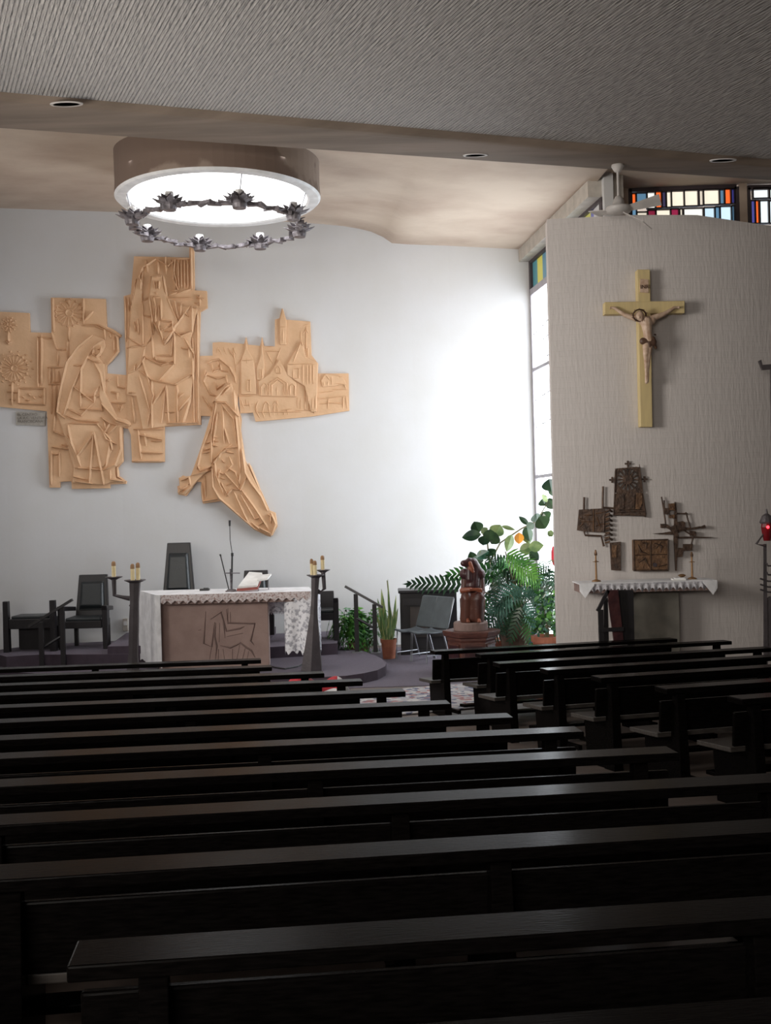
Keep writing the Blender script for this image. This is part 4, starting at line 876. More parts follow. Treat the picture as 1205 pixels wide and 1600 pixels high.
# ------------------------------------------------------------------ chairs behind the altar
def armchair(px0, px1, top_y, Y, z0, label, H=None, arms=True, pad=True, seat_h=.46, ang=0, back_only_w=None):
    a = at(px0, 1000, Y); b = at(px1, 1000, Y); cx_ = (a.x+b.x)/2; W = b.x-a.x; zt = at((px0+px1)/2, top_y, Y+.3).z - z0
    t = thing('armchair', Vector((cx_,Y,z0)), label, 'chair')
    def P(x, y, z): return Vector((cx_+x, Y+y, z0+z))
    bw = W*.36; bt = W*.27 if back_only_w is None else back_only_w
    m = MB(); m.hexa([P(-bw,.50,seat_h-.12),P(bw,.50,seat_h-.12),P(bw,.60,seat_h-.12),P(-bw,.60,seat_h-.12)],[P(-bt,.66,zt),P(bt,.66,zt),P(bt,.74,zt),P(-bt,.74,zt)], M['blackwood']); m.build('backrest', t, bevel=.01)
    if pad:
        m = MB(); k0, k1 = .30, .84
        def L2(u, s_, d): z = seat_h + (zt-seat_h)*u; w_ = (bw+(bt-bw)*u)*.78; return P(s_*w_, .50+.16*u+d, z)
        m.hexa([L2(k0-.12,-1,0),L2(k0-.12,1,0),L2(k0-.12,1,.03),L2(k0-.12,-1,.03)],[L2(k1,-1,-.01),L2(k1,1,-.01),L2(k1,1,.03),L2(k1,-1,.03)], M['black'])
        m.hexa([L2(k0,-.8,-.05),L2(k0,.8,-.05),L2(k0-.1,1,0),L2(k0-.1,-1,0)],[L2(k1-.05,-.8,-.05),L2(k1-.05,.8,-.05),L2(k1,1,-.01),L2(k1,-1,-.01)], M['black']); m.build('back_cushion', t, bevel=.02)
    m = MB(); m.box(P(0,.26,seat_h-.06), (W*.78,.56,.12), M['blackwood']); m.build('seat', t, bevel=.01)
    m = MB(); m.box(P(0,.25,seat_h+.02), (W*.74,.52,.06), M['black']); m.build('seat_cushion', t, bevel=.02)
    for sx_ in (-1,1):
        m = MB(); x = sx_*W*.46; hh = .68 if arms else seat_h
        m.hexa([P(x-.04,-.02,0),P(x+.04,-.02,0),P(x+.04,.06,0),P(x-.04,.06,0)],[P(x-.045,-.04,hh),P(x+.045,-.04,hh),P(x+.045,.08,hh),P(x-.045,.08,hh)], M['blackwood']); m.build('leg', t, bevel=.008)
        m = MB(); m.box(P(sx_*W*.34,.54,(seat_h-.1)/2), (.06,.07,seat_h-.1), M['blackwood']); m.build('leg', t)
        if arms:
            m = MB(); m.hexa([P(x-.04,-.04,hh-.05),P(x+.04,-.04,hh-.05),P(sx_*W*.40+.035,.60,hh-.10),P(sx_*W*.40-.035,.60,hh-.10)],[P(x-.045,-.06,hh+.03),P(x+.045,-.06,hh+.03),P(sx_*W*.40+.035,.60,hh-.03),P(sx_*W*.40-.035,.60,hh-.03)], M['blackwood']); m.build('armrest', t, bevel=.01)
    return t
armchair(93, 168, 900, 17.65, SZ, 'black armchair with padded back and arms, left of the altar', back_only_w=.235)
armchair(232, 310, 849, 17.95, TZ, 'tallest black chair, tapering high back rising behind the altar', back_only_w=.195)
armchair(362, 428, 893, 17.95, TZ, 'low black chair back just behind the missal on the altar', arms=False, back_only_w=.20)
# low seat at far left and at right of the altar: box seat between two posts
def post_seat(px0, px1, post_y0, seat_y, Y, z0, label, deep=.5):
    a = at(px0, 1000, Y); b = at(px1, 1000, Y); cx_ = (a.x+b.x)/2; W = b.x-a.x; h = at(px0, post_y0, Y).z - z0; sh = at(px0, seat_y, Y).z - z0
    t = thing('side_chair', Vector((cx_,Y,z0)), label, 'chair')
    def P(x, y, z): return Vector((cx_+x, Y+y, z0+z))
    for sx_ in (-1,1):
        m = MB(); x = sx_*W*.5; m.hexa([P(x-.045,-.02,0),P(x+.045,-.02,0),P(x+.045,.10,0),P(x-.045,.10,0)],[P(x-.04,-.02,h),P(x+.04,-.02,h),P(x+.04,.08,h),P(x-.04,.08,h)], M['blackwood']); m.build('front_post', t)
        m = MB(); m.box(P(x*.8,deep,.2), (.06,.08,.4), M['blackwood']); m.build('leg', t)
    m = MB(); m.box(P(0,deep/2,sh-.08), (W*.9,deep,.16), M['blackwood']); m.build('seat', t, bevel=.01)
    m = MB(); m.box(P(0,deep/2,sh+.02), (W*.8,deep*.9,.05), M['black']); m.build('seat_cushion', t, bevel=.015)
    m = MB(); m.box(P(0,deep*.75,(sh-.16)/2), (W*.75,.05,sh-.16), M['blackwood']); m.build('back_panel', t)
    return t
post_seat(10, 83, 940, 968, 17.5, SZ, 'low dark bench seat between two upright posts at the far left')
armchair(484, 528, 926, 17.95, SZ-.001, 'small black chair partly hidden behind the right candelabrum', arms=True, pad=False, back_only_w=.15)
# little mat pad on the left bench
# wall socket
c = onwall(197, 976, .0); m = MB(); m.box(c+Vector((0,-.03,0)), (.09,.05,.22), M['beam']); o = tag(m.build('wall_socket', loc=c, bevel=.008), 'pale socket box on the white wall between armchair and altar', 'socket')
m = MB(); m.box(c+Vector((0,-.06,.03)), (.06,.012,.07), M['white']); m.build('switch_plate', o)
# ------------------------------------------------------------------ handrails
def handrail(posts, rail, low, Y, zs, label, Y2=None):
    Y2 = Y2 or Y
    t = thing('handrail', at(posts[0][0], posts[0][2], Y), label, 'handrail')
    for i, (x, y0, y1) in enumerate(posts):
        yy = (Y, Y2)[i]; a = at(x, y0, yy); b = Vector((a.x, yy, zs[i])); m = MB(); m.box((a+b)/2, (.07,.05,(a-b).length), M['blackwood']); m.build('post', t)
        m = MB(); m.box(b+Vector((0,0,.008)), (.16,.12,.016), M['chrome']); m.build('foot_plate', t)
    m = MB(); a = at(rail[0][0], rail[0][1], Y); b = at(rail[1][0], rail[1][1], Y2); d = (b-a).normalized(); s_ = Vector((0,1,0)); up = s_.cross(d)
    m.hexa([a-s_*.035-up*.02,a+s_*.035-up*.02,b+s_*.035-up*.02,b-s_*.035-up*.02],[a-s_*.035+up*.02,a+s_*.035+up*.02,b+s_*.035+up*.02,b-s_*.035+up*.02], M['blackwood']); m.build('rail', t)
    m = MB(); a = at(low[0][0], low[0][1], Y); b = at(low[1][0], low[1][1], Y2); m.tube([a,b], .022, M['blackwood'], 4); m.build('lower_bar', t)
handrail([(556,928,1017),(585,944,1026)], [(539,916),(598,949)], [(556,965),(584,981)], 17.75, (PZ,PZ), 'black handrail sloping down at the right edge of the platform', 17.62)
handrail([(64,972,1030),(97,948,1025)], [(45,979),(113,937)], [(67,1012),(95,995)], 16.9, (PZ,PZ), 'black handrail rising to the right in front of the left armchair', 16.95)

# ------------------------------------------------------------------ organ, chairs, pedestal and statue
Yo = 18.35; x0 = at(627,1000,Yo).x; x1_ = at(716,1000,Yo).x; zt_ = at(640,925,Yo).z
t = thing('upright_piano', Vector(((x0+x1_)/2,Yo,0)), 'black upright piano standing against the white wall behind two chairs', 'piano')
m = MB(); m.box(((x0+x1_)/2,Yo+.35,zt_/2+.03), (x1_-x0,.55,zt_-.08), M['blackwood']); m.build('case', t, bevel=.01)
m = MB(); m.box(((x0+x1_)/2,Yo+.33,zt_), (x1_-x0+.06,.64,.05), M['blackwood']); m.build('lid', t, bevel=.015)
for k in range(2):
    m = MB(); w2 = (x1_-x0-.25)/2; m.box((x0+.14+w2*(k+.5)+.0*k,Yo+.065,zt_*.52), (w2-.05,.03,zt_*.48), M['panel']); m.build('front_panel', t)
m = MB(); m.box(((x0+x1_)/2,Yo+.05,zt_-.17), (x1_-x0-.1,.06,.12), M['blackwood']); m.build('music_rail', t)
m = MB(); m.box(((x0+x1_)/2,Yo+.05,.05), (x1_-x0+.02,.10,.10), M['blackwood']); m.build('plinth', t)
def stack_chair(px, py, Y, label):
    # faces left; seat front to the left
    f = atz(px, py, 0); f = Vector((at(px,py,Y).x, Y, 0)); t = thing('stacking_chair', f, label, 'chair')
    RZ = Matrix.Rotation(math.radians(38), 3, 'Z')
    def P(x, y, z): return f + RZ @ Vector((x,y,z))
    W = .44; 
    m = MB()
    N = 8; vs = []
    for i in range(N+1):
        u = i/N; x = -.02+.46*u; z = .50 - .03*math.sin(u*math.pi) + (.02 if i == 0 else 0) - (.03 if i == 0 else 0)
        for k in range(7): v = k/6; vs.append(P(x, W*v, z + .012*math.cos(v*math.pi*2)))
    n2 = len(vs); vs += [v_ - Vector((0,0,.02)) for v_ in vs]; fs = []
    for i in range(N):
        for k in range(6): a = i*7+k; fs += [(a,a+1,a+8,a+7),(n2+a,n2+a+7,n2+a+8,n2+a+1)]
    for k in range(6): fs += [(k,n2+k,n2+k+1,k+1),(N*7+k,N*7+k+1,n2+N*7+k+1,n2+N*7+k)]
    for i in range(N): fs += [(i*7,i*7+7,n2+i*7+7,n2+i*7),(i*7+6,n2+i*7+6,n2+i*7+13,i*7+13)]
    m.add(vs, fs, M['screen']); m.build('seat', t, smooth=True)
    m = MB(); m.hexa([P(.43,0,.52),P(.46,0,.52),P(.46,W,.52),P(.43,W,.52)],[P(.60,.02,1.02),P(.63,.02,1.02),P(.63,W-.02,1.02),P(.60,W-.02,1.02)], M['screen']); m.build('backrest', t, bevel=.012)
    for yy in (0.02, W-.02):
        m = MB(); m.tube([P(.0,yy,.0), P(.03,yy,.48), P(.42,yy,.47), P(.48,yy,.60), P(.61,yy,1.0)], .013, M['chrome'], 8); m.build('side_frame', t)
        m = MB(); m.tube([P(.50,yy,.0), P(.36,yy,.47)], .013, M['chrome'], 8); m.build('rear_leg', t)
        m = MB(); m.tube([P(.005,yy,.12), P(.46,yy,.12)], .008, M['chrome'], 6); m.build('stretcher', t)
stack_chair(668, 1033, 17.25, 'nearer of two grey stacking chairs in front of the piano')
stack_chair(645, 1029, 17.55, 'grey stacking chair on the far side, right against the piano')
# hexagonal pedestal
pc_ = at(737, 1000, 16.5); zt_ = at(737, 984, 16.5).z
t = thing('pedestal', Vector((pc_.x,16.5,0)), 'carved brown hexagonal wooden pedestal under the seated statue', 'pedestal')
c0 = Vector((pc_.x,16.5,0)); m = MB(); m.lathe(c0, [(.40,0),(.40,.07),(.36,.09),(.36,zt_-.16),(.38,zt_-.13),(.38,zt_-.10),(.42,zt_-.08),(.44,zt_-.02),(.44,zt_)], M['pedestal'], 6, start=math.radians(0)); m.build('body', t)
m = MB()
for k in range(6):
    a = math.radians(60*k+30); d = Vector((math.cos(a), math.sin(a), 0)); R = Matrix.Rotation(a, 3, 'Z')
    m.box(c0 + d*(.36*.866+.006) + Vector((0,0,zt_*.42)), (.02,.26,zt_*.5), M['wooddark'], R=R)
    for dz in (.17,.67): m.box(c0 + d*(.36*.866+.014) + Vector((0,0,zt_*dz)), (.02,.29,.025), M['pedestal'], R=R)
m.build('carved_panels', t)
# statue of a seated woman bowing her head
sb = Vector((at(736,980,16.45).x, 16.48, zt_+.001)); t = thing('statue', sb, 'dark brown carved wooden statue of a seated veiled figure on a round base', 'statue')
m = MB(); m.lathe(sb, [(.255,0),(.26,.01),(.26,.11),(.25,.125)], M['stone_dark'], 28); m.build('round_base', t)
def sp(px, py, dy=0): q = at(px, py, 16.48); return Vector((q.x, 16.48+dy, q.z))
m = MB()
m.mi(M['woodred'])
# gown: seat block, knees forward
for (p0, p1, r0, r1, sq) in ((sp(728,966,-.06), sp(728,935,-.12), .10, .085, 1.2),(sp(746,966,-.06), sp(747,935,-.12), .10, .085, 1.2),
    (sp(737,966,.08), sp(737,935,.08), .15, .13, .8),(sp(727,932,-.13), sp(731,925,.06), .08, .09, 1),(sp(748,932,-.13), sp(745,925,.06), .085, .09, 1),
    (sp(738,928,.08), sp(738,900,.05), .135, .135, .85),(sp(727,905,.03), sp(725,925,-.02), .06, .055, 1),(sp(752,905,.03), sp(753,925,-.02), .06, .055, 1),
    (sp(737,966,.0), sp(737,940,.0), .14, .14, .9),(sp(738,964,-.08), sp(738,936,-.10), .10, .10, 1.0),(sp(727,966,-.04), sp(724,938,-.02), .07, .06, 1.2),(sp(750,966,-.04), sp(753,938,-.02), .07, .06, 1.2)):
    limb(m, p0, p1, r0, r1, None, 8, sq)
remesh(m, 'gown', .014, t, smooth_it=4)
m = MB(); m.mi(M['wooddark'])
limb(m, sp(738,915,.0), sp(741,890,.0), .125, .09, None, 8, .9); limb(m, sp(733,905,-.06), sp(733,889,-.05), .055, .045)
limb(m, sp(724,880,-.05), sp(738,880,0), .05, .08); limb(m, sp(727,897,.02), sp(750,897,.02), .09, .09); limb(m, sp(739,880,.01), sp(749,898,.03), .085, .085); limb(m, sp(733,876,-.02), sp(740,884,.0), .05, .06)
remesh(m, 'veil', .011, t, smooth_it=3)
m = MB(); m.mi(M['woodskin'])
limb(m, sp(733,888,-.07), sp(739,893,-.085), .030, .022); limb(m, sp(734,880,-.075), sp(738,889,-.085), .034, .026)
remesh(m, 'face', .007, t, smooth_it=2)
m = MB(); m.mi(M['woodskin'])
limb(m, sp(722,922,-.10), sp(733,920,-.17), .045, .035); limb(m, sp(733,920,-.17), sp(750,920,-.17), .03, .022)
for k in range(4): limb(m, sp(745,918+1.6*k,-.18), sp(752,919+1.8*k,-.165), .010, .008)
remesh(m, 'arm', .007, t, smooth_it=2)
for x in (730, 747):
    m = MB(); m.mi(M['woodskin']); limb(m, sp(x,966.5,-.12), sp(x,968,-.22), .035, .028, None, 5)
    for k in range(5): limb(m, sp(x-2.6+1.3*k,969,-.21), sp(x-2.6+1.3*k,969.5,-.245), .009, .007, None, 3)
    remesh(m, 'foot', .007, t, smooth_it=2)

# ------------------------------------------------------------------ crucifix on the white brick wall
Y0 = 15.13
cr = thing('crucifix', Vector((at(1005,545,Y0).x, Y0, at(1005,545,Y0).z)), 'large pale yellow wooden crucifix with carved figure on the white brick wall', 'crucifix')
def cp3(px, py, dy=0): return at(px, py, Y0+dy)
def vec_quad(m, pts_, d0, d1, mt):
    a = [at(x,y,Y0)+Vector((0,d0,0)) for x,y in pts_]; m.prism(a, (0,d1-d0,0), mt)
m = MB(); vec_quad(m, [(996,421),(1016,421),(1020,667),(1001,667)], .145, 0, M['cross']); m.build('upright_beam', cr, bevel=.008)
m = MB(); vec_quad(m, [(945,472),(1070,470),(1070,489),(945,491)], .14, -.006, M['cross']); m.build('crossbeam', cr, bevel=.008)
m = MB(); vec_quad(m, [(1000,436),(1013,437),(1013,458),(1000,457)], 0, -.015, M['corpus']); sc_ = m.build('title_scroll', cr)
text('INRI', .075, cp3(1000.5,451,-.02), (math.radians(90),0,0), M['corpusdark'], sc_, 'lettering', .003)
m = MB(); m.mi(M['corpus'])
f_ = 5.717
def k2(x, y): return (920+x/f_, 400+y/f_)
def kp(x, y, dy): q = k2(x,y); return cp3(q[0], q[1], dy)
for a, b, ra, rb in (((230,465,-.05),(330,530,-.08),.020,.032),((330,530,-.08),(470,570,-.10),.034,.048),((770,460,-.05),(670,520,-.08),.020,.032),((670,520,-.08),(560,560,-.10),.034,.048),
    ((480,580,-.10),(560,575,-.10),.06,.06),((515,590,-.11),(525,680,-.12),.085,.062),((525,680,-.12),(535,760,-.11),.062,.066),((515,770,-.11),(510,880,-.15),.055,.040),((545,775,-.10),(535,885,-.14),.052,.038),
    ((510,880,-.15),(515,1040,-.10),.036,.022),((535,885,-.14),(527,1040,-.09),.036,.022),((515,1040,-.10),(515,1130,-.09),.022,.022),((527,1040,-.09),(527,1120,-.09),.022,.02),
    ((205,460,-.04),(245,468,-.05),.016,.022),((760,462,-.05),(800,458,-.04),.022,.016),((500,585,-.10),(470,560,-.12),.035,.035)):
    limb(m, kp(*a), kp(*b), ra, rb, None, 8)
for k in range(4):
    limb(m, kp(205,455+6*k,-.045), kp(185,452+9*k,-.06), .006, .005, None, 3); limb(m, kp(795,450+6*k,-.045), kp(815,446+9*k,-.06), .006, .005, None, 3)
cb_ = remesh(m, 'corpus', .009, cr, smooth_it=2)
m = MB(); m.mi(M['corpus']); m.ball(kp(455,535,-.15), (.062,.06,.072), M['corpus'], 14); limb(m, kp(465,560,-.17), kp(470,570,-.17), .03, .022); limb(m, kp(450,540,-.205), kp(452,552,-.21), .012, .010)
remesh(m, 'head', .008, cr, smooth_it=1)
m = MB(); m.tube([kp(455+58*math.cos(a), 530+52*math.sin(a), -.16+.05*math.sin(a*1+1)) for a in [i*math.pi/8 for i in range(17)]], .012, M['corpusdark'], 6)
for i in range(10): a = i*.63; m.tube([kp(455+50*math.cos(a),530+45*math.sin(a),-.16), kp(455+75*math.cos(a+.3),530+66*math.sin(a+.3),-.18)], [.008,.003], M['corpusdark'], 4)
m.build('crown_of_thorns', cr)
m = MB(); m.mi(M['corpusdark']); limb(m, kp(485,760,-.13), kp(575,770,-.13), .05, .055, None, 8, .8); limb(m, kp(575,740,-.13), kp(600,820,-.10), .035, .022); limb(m, kp(590,700,-.10), kp(600,705,-.09), .014, .012); limb(m, kp(540,780,-.14), kp(545,825,-.14), .035, .02)
remesh(m, 'loincloth', .010, cr, smooth_it=1)

# ------------------------------------------------------------------ metal wall sculpture in several pieces, above the side altar
f4 = 4.635
def k4(x, y): return (880+x/f4, 710+y/f4)
f5 = 7.53
def k5(x, y): return (960+x/f5, 710+y/f5)
def plate(m, pts_, th=.05, mt=None, off=.02, K=k4):
    p = [onr(*K(x,y), off) for x,y in pts_]; m.prism(p, (0,-th,0), mt or M['copper'])
# tall panel with pierced rosette
t = thing('rosette_panel', onr(984,765,.02), 'tall brown metal panel with pierced rosette, topmost above the side altar', 'wall sculpture')
m = MB(); cx4, cy4 = 463, 183
# pierced plate: build as wedges around the rosette and a lower part
outer = [(372,103),(463,96),(550,88),(562,183),(570,280),(463,285),(368,283),(370,183)]
R1 = 78
ringp = []
def ray_out(a):
    # intersection with outer polygon
    best = None; dx, dy = math.cos(a), math.sin(a)
    for i in range(len(outer)):
        x1,y1 = outer[i]; x2,y2 = outer[(i+1)%len(outer)]; ex, ey = x2-x1, y2-y1; den = dx*ey-dy*ex
        if abs(den) < 1e-6: continue
        tt = ((x1-cx4)*ey-(y1-cy4)*ex)/den; uu = ((x1-cx4)*dy-(y1-cy4)*dx)/den
        if tt > 0 and -.001 <= uu <= 1.001 and (best is None or tt < best): best = tt
    return (cx4+dx*best, cy4+dy*best)
NN = 32
for i in range(NN):
    a, b = 2*math.pi*i/NN, 2*math.pi*(i+1)/NN
    plate(m, [(cx4+R1*math.cos(a),cy4+R1*math.sin(a)), ray_out(a), ray_out(b), (cx4+R1*math.cos(b),cy4+R1*math.sin(b))], .04)
for i in range(14):
    a = 2*math.pi*i/14; w_ = .09
    plate(m, [(cx4+20*math.cos(a-.3),cy4+20*math.sin(a-.3)),(cx4+60*math.cos(a-w_),cy4+60*math.sin(a-w_)),(cx4+(R1+3)*math.cos(a-w_*.6),cy4+(R1+3)*math.sin(a-w_*.6)),(cx4+(R1+3)*math.cos(a+w_*.6),cy4+(R1+3)*math.sin(a+w_*.6)),(cx4+60*math.cos(a+w_),cy4+60*math.sin(a+w_)),(cx4+20*math.cos(a+.3),cy4+20*math.sin(a+.3))], .04)
plate(m, [(cx4+34*math.cos(a),cy4+34*math.sin(a)) for a in [2*math.pi*i/16 for i in range(16)]], .055)
m.build('pierced_rosette', t)
m = MB(); plate(m, [(368,283),(570,280),(595,430),(590,455),(570,445),(360,442)], .05); m.build('lower_panel', t)
m = MB()
for q in ([(385,290),(430,290),(430,395),(380,400)],[(445,290),(510,290),(505,395),(440,395)],[(522,282),(560,282),(565,350),(545,400),(515,395)]): plate(m, q, .02, M['copper_light'] if q[0][0] > 500 else M['copper'], .065)
for q in ([(400,405),(560,400)],[(385,420),(580,415)],[(545,75),(590,450)],[(372,103),(362,440)],[(362,440),(590,445)]): m.ridge([onr(*k4(*p), .065) for p in q], .014, (0,-.03,0), M['copper'])
m.build('relief_figures', t)
for (x, y, ang) in ((465,68,90),(352,185,180),(585,180,0)):
    m = MB(); c_ = (x, y)
    plate(m, [(x-4,y-16),(x+4,y-16),(x+4,y+16),(x-4,y+16)], .03); plate(m, [(x-16,y-4),(x+16,y-4),(x+16,y+4),(x-16,y+4)], .03)
    for dx, dy in ((0,-15),(0,15),(-15,0),(15,0)): plate(m, [(x+dx-6,y+dy-6),(x+dx+6,y+dy-6),(x+dx+6,y+dy+6),(x+dx-6,y+dy+6)], .03)
    ex = {90:[(x-3,y+12),(x+3,y+12),(x+3,y+60),(x-3,y+60)],180:[(x+12,y-3),(x+30,y-3),(x+30,y+3),(x+12,y+3)],0:[(x-12,y-3),(x-32,y-3),(x-32,y+3),(x-12,y+3)]}[ang]; plate(m, ex, .03); m.build('small_cross', t)
# left piece with column
t = thing('stepped_sculpture', onr(935,835,.02), 'brown metal wall sculpture with square panel and spiral column, left above the side altar', 'wall sculpture')
m = MB(); plate(m, [(112,400),(295,390),(300,440),(290,565),(180,560),(98,550)], .04); m.build('square_panel', t)
m = MB()
for q in ([(215,395),(215,560)],[(120,490),(220,485)],[(150,440),(200,440)],[(110,460),(150,470)],[(230,430),(290,420)],[(230,520),(290,500)],[(240,455),(260,520)],[(120,520),(140,500)]): m.ridge([onr(*k4(*p), .058) for p in q], .02, (0,-.03,0), M['copper_light'])
m.build('relief_lines', t)
m = MB()
for q in ([(148,310),(146,400)],[(284,232),(282,395)],[(284,385),(360,390),(360,400)],[(148,555),(155,585),(270,590),(290,665)],[(290,440),(290,560)]): m = MB(); m.tube([onr(*k4(*p), .05) for p in q], .016, M['copper'], 6); m.build('rod', t)
m = MB()
for k in range(7): y = 405+k*34; m.tube([onr(*k4(300,y+12), .04), onr(*k4(325,y-4), .10), onr(*k4(348,y+8), .05)], .016, M['copper'], 6); m.tube([onr(*k4(300,y+30), .04), onr(*k4(330,y+22), .08)], .010, M['copper_light'], 5)
m.build('spiral_column', t)
m = MB(); plate(m, [(335,640),(410,632),(412,840),(345,836)], .05); plate(m, [(345,655),(378,655),(375,745),(345,745)], .02, M['copper_light'], .07); m.build('narrow_panel', t)
# tabernacle like square door
t = thing('tabernacle', onr(1014.5,867,.0), 'square brown metal tabernacle door centred above the side altar', 'tabernacle')
m = MB(); plate(m, [(497,617),(748,613),(750,838),(500,842)], .10, M['copper_light'], .005); m.build('door_plate', t, bevel=.012)
m = MB()
for q in ([(510,728),(740,722)],[(622,622),(622,835)],[(500,620),(745,616),(746,836),(503,838),(500,620)],[(530,650),(550,700),(600,720)],[(650,640),(700,660),(690,710)],[(540,780),(580,750),(610,810)],[(680,810),(740,795)],[(560,640),(590,640),(590,680)],[(660,680),(700,630)]): m.ridge([onr(*k4(*p), .104) for p in q], .016, (0,-.02,0), M['copper'])
m.build('door_relief', t)
m = MB(); m.lathe((0,0,0), [(.03,0),(.03,.02)], M['frame'], 10); 
for i in range(len(m.v)): v = m.v[i]; q = onr(*k4(650,797), .115); m.v[i] = (q.x+v[0], q.y-v[2], q.z+v[1])
m.build('keyhole', t)
# right piece: abstract cross with plates
t = thing('abstract_cross_sculpture', onr(1060,830,.02), 'jagged brown metal cross sculpture with long spikes, right above the side altar', 'wall sculpture')
m = MB(); plate(m, [(703,560),(712,560),(735,960),(720,1365),(710,1365),(690,980)], .05, None, .02, k5); m.build('upright_spike', t)
m = MB()
for q in ([(440,932),(560,922),(650,908),(700,905),(700,945),(560,938)],[(640,880),(600,860),(540,865),(535,818),(600,815),(650,852),(760,850),(900,865),(1000,845),(1005,865),(900,882),(780,900),(700,940)],[(700,970),(930,965),(1060,970),(1160,972),(1060,982),(930,980),(700,985)]): plate(m, q, .045, None, .02, k5)
m.build('arms', t)
m = MB()
for q, mt in (([(570,630),(632,630),(632,700),(572,705)],0),([(630,578),(692,575),(695,660),(630,655)],1),([(635,710),(690,708),(690,752),(635,748)],1),([(718,800),(790,785),(815,800),(812,880),(718,890)],0),([(1000,850),(1050,830),(1055,860),(1010,868)],0),([(875,895),(940,905),(945,955),(880,960)],0),([(800,1055),(905,1052),(895,1125),(798,1130)],0),([(730,1095),(800,1100),(780,1200),(730,1205)],0),([(645,860),(700,830),(740,960),(700,975)],0)):
    m = MB(); plate(m, q, .06, (M['copper'], M['copper_light'])[mt], .03, k5); m.build('plate', t)
m = MB()
for q in ([(545,500),(570,640),(595,820)],[(575,540),(580,630)],[(720,695),(850,697)],[(830,680),(885,870)],[(915,970),(895,1060)],[(735,980),(910,975)],[(820,900),(875,935)]): m = MB(); m.tube([onr(*k5(*p), .05) for p in q], .011, M['copper'], 6); m.build('rod', t)
# ------------------------------------------------------------------ side altar against the curved brick wall
Ya = 14.72
TLx, TRx = at(908,912,Ya).x, at(1116,908,Ya).x; za = (at(908,911,Ya).z+at(1116,908,Ya).z)/2
t = thing('side_altar', Vector(((TLx+TRx)/2,15.0,0)), 'narrow side altar slab on a grey green stone block against the curved brick wall', 'altar')
m = MB(); m.hexa([Vector((TLx,Ya,za-.13)),Vector((TRx,Ya,za-.13)),Vector((TRx,15.27,za-.13)),Vector(((TLx+TRx)/2,15.27,za-.13)),Vector((TLx,15.27,za-.13))],
      [Vector((TLx,Ya,za-.012)),Vector((TRx,Ya,za-.012)),Vector((TRx,15.27,za-.012)),Vector(((TLx+TRx)/2,15.27,za-.012)),Vector((TLx,15.27,za-.012))], M['stone_dark']); m.build('table_slab', t)
a, b = at(985,960,15.05).x, at(1061,960,15.05).x
m = MB(); m.box(((a+b)/2,15.12,(za-.13)/2), (b-a,.22,za-.132), M['stone2']); m.build('stone_support', t, bevel=.01)
cl = thing('side_altar_cloth', Vector(((TLx+TRx)/2,14.95,za)), 'white cloth with pointed grey lace edge on the narrow side altar', 'cloth')
m = MB(); e = .03; m.hexa([Vector((TLx-e,Ya-e,za-.010)),Vector((TRx+e,Ya-e,za-.010)),Vector((TRx+e,15.24,za-.010)),Vector((TLx-e,15.24,za-.010))],[Vector((TLx-e,Ya-e,za+.006)),Vector((TRx+e,Ya-e,za+.006)),Vector((TRx+e,15.24,za+.006)),Vector((TLx-e,15.24,za+.006))], M['cloth']); m.build('cloth_top', cl)
scallop(Vector((TLx+.12,Ya-.045,0)), Vector((TRx-.10,Ya-.045,0)), za-.002, .07, 17, M['lace_grey'], deep=.06, pointed=True, wav=.022).build('lace_edge', cl)
for x, sg in ((TLx-.03,1),(TRx+.03,-1)):
    m = MB(); m.hexa([Vector((x,Ya-.04,za)),Vector((x+sg*.20,Ya-.06,za)),Vector((x+sg*.20,Ya-.055,za)),Vector((x,Ya-.035,za))][:3]+[], [Vector((x+.0*sg,Ya-.05,za-.10)),Vector((x+sg*.07,Ya-.075,za-.19)),Vector((x+sg*.20,Ya-.06,za-.02))], M['cloth']); m.build('corner_fold', cl)
def smallstick(px, ytop, label):
    c = at(px, 905, 15.0); c = Vector((c.x, 15.0, za+.008)); h = at(px, ytop, 15.0).z - c.z
    t = thing('candlestick', c, label, 'candlestick', 'candlesticks on the side altar')
    m = MB(); m.lathe(c, [(.065,0),(.06,.012),(.015,.03),(.012,h*.62),(.02,h*.64),(.012,h*.66),(.011,h*.82)], M['brass'], 12); m.build('shaft', t)
    m = MB(); m.lathe(c, [(.01,h*.6),(.045,h*.62),(.045,h*.63),(.01,h*.64)], M['brass'], 12); m.build('drip_pan', t)
    m = MB(); m.lathe(c, [(.018,h*.82),(.022,h*.88),(.008,h)], M['copper_light'], 8); m.build('candle_stub', t)
smallstick(932, 859, 'thin brass candlestick on the left end of the side altar')
smallstick(1082, 862, 'thin brass candlestick on the right end of the side altar')
c = at(1066,903,14.95); c = Vector((c.x,14.95,za+.008)); m = MB(); m.lathe(c, [(.02,0),(.02,.03),(.05,.05),(.055,.06),(.02,.075)], M['brass'], 10); tag(m.build('small_bowl', loc=c), 'tiny brass bowl on the side altar beside the right candlestick', 'bowl')
c = Vector((at(1061,903,14.8).x,14.82,za+.008)); m = MB(); m.box(c+Vector((0,0,.012)), (.17,.12,.022), M['paper']); m.box(c+Vector((.01,.005,.028)), (.13,.09,.012), M['cloth']); tag(m.build('folded_napkin', loc=c), 'small folded white napkin on the side altar cloth', 'napkin')
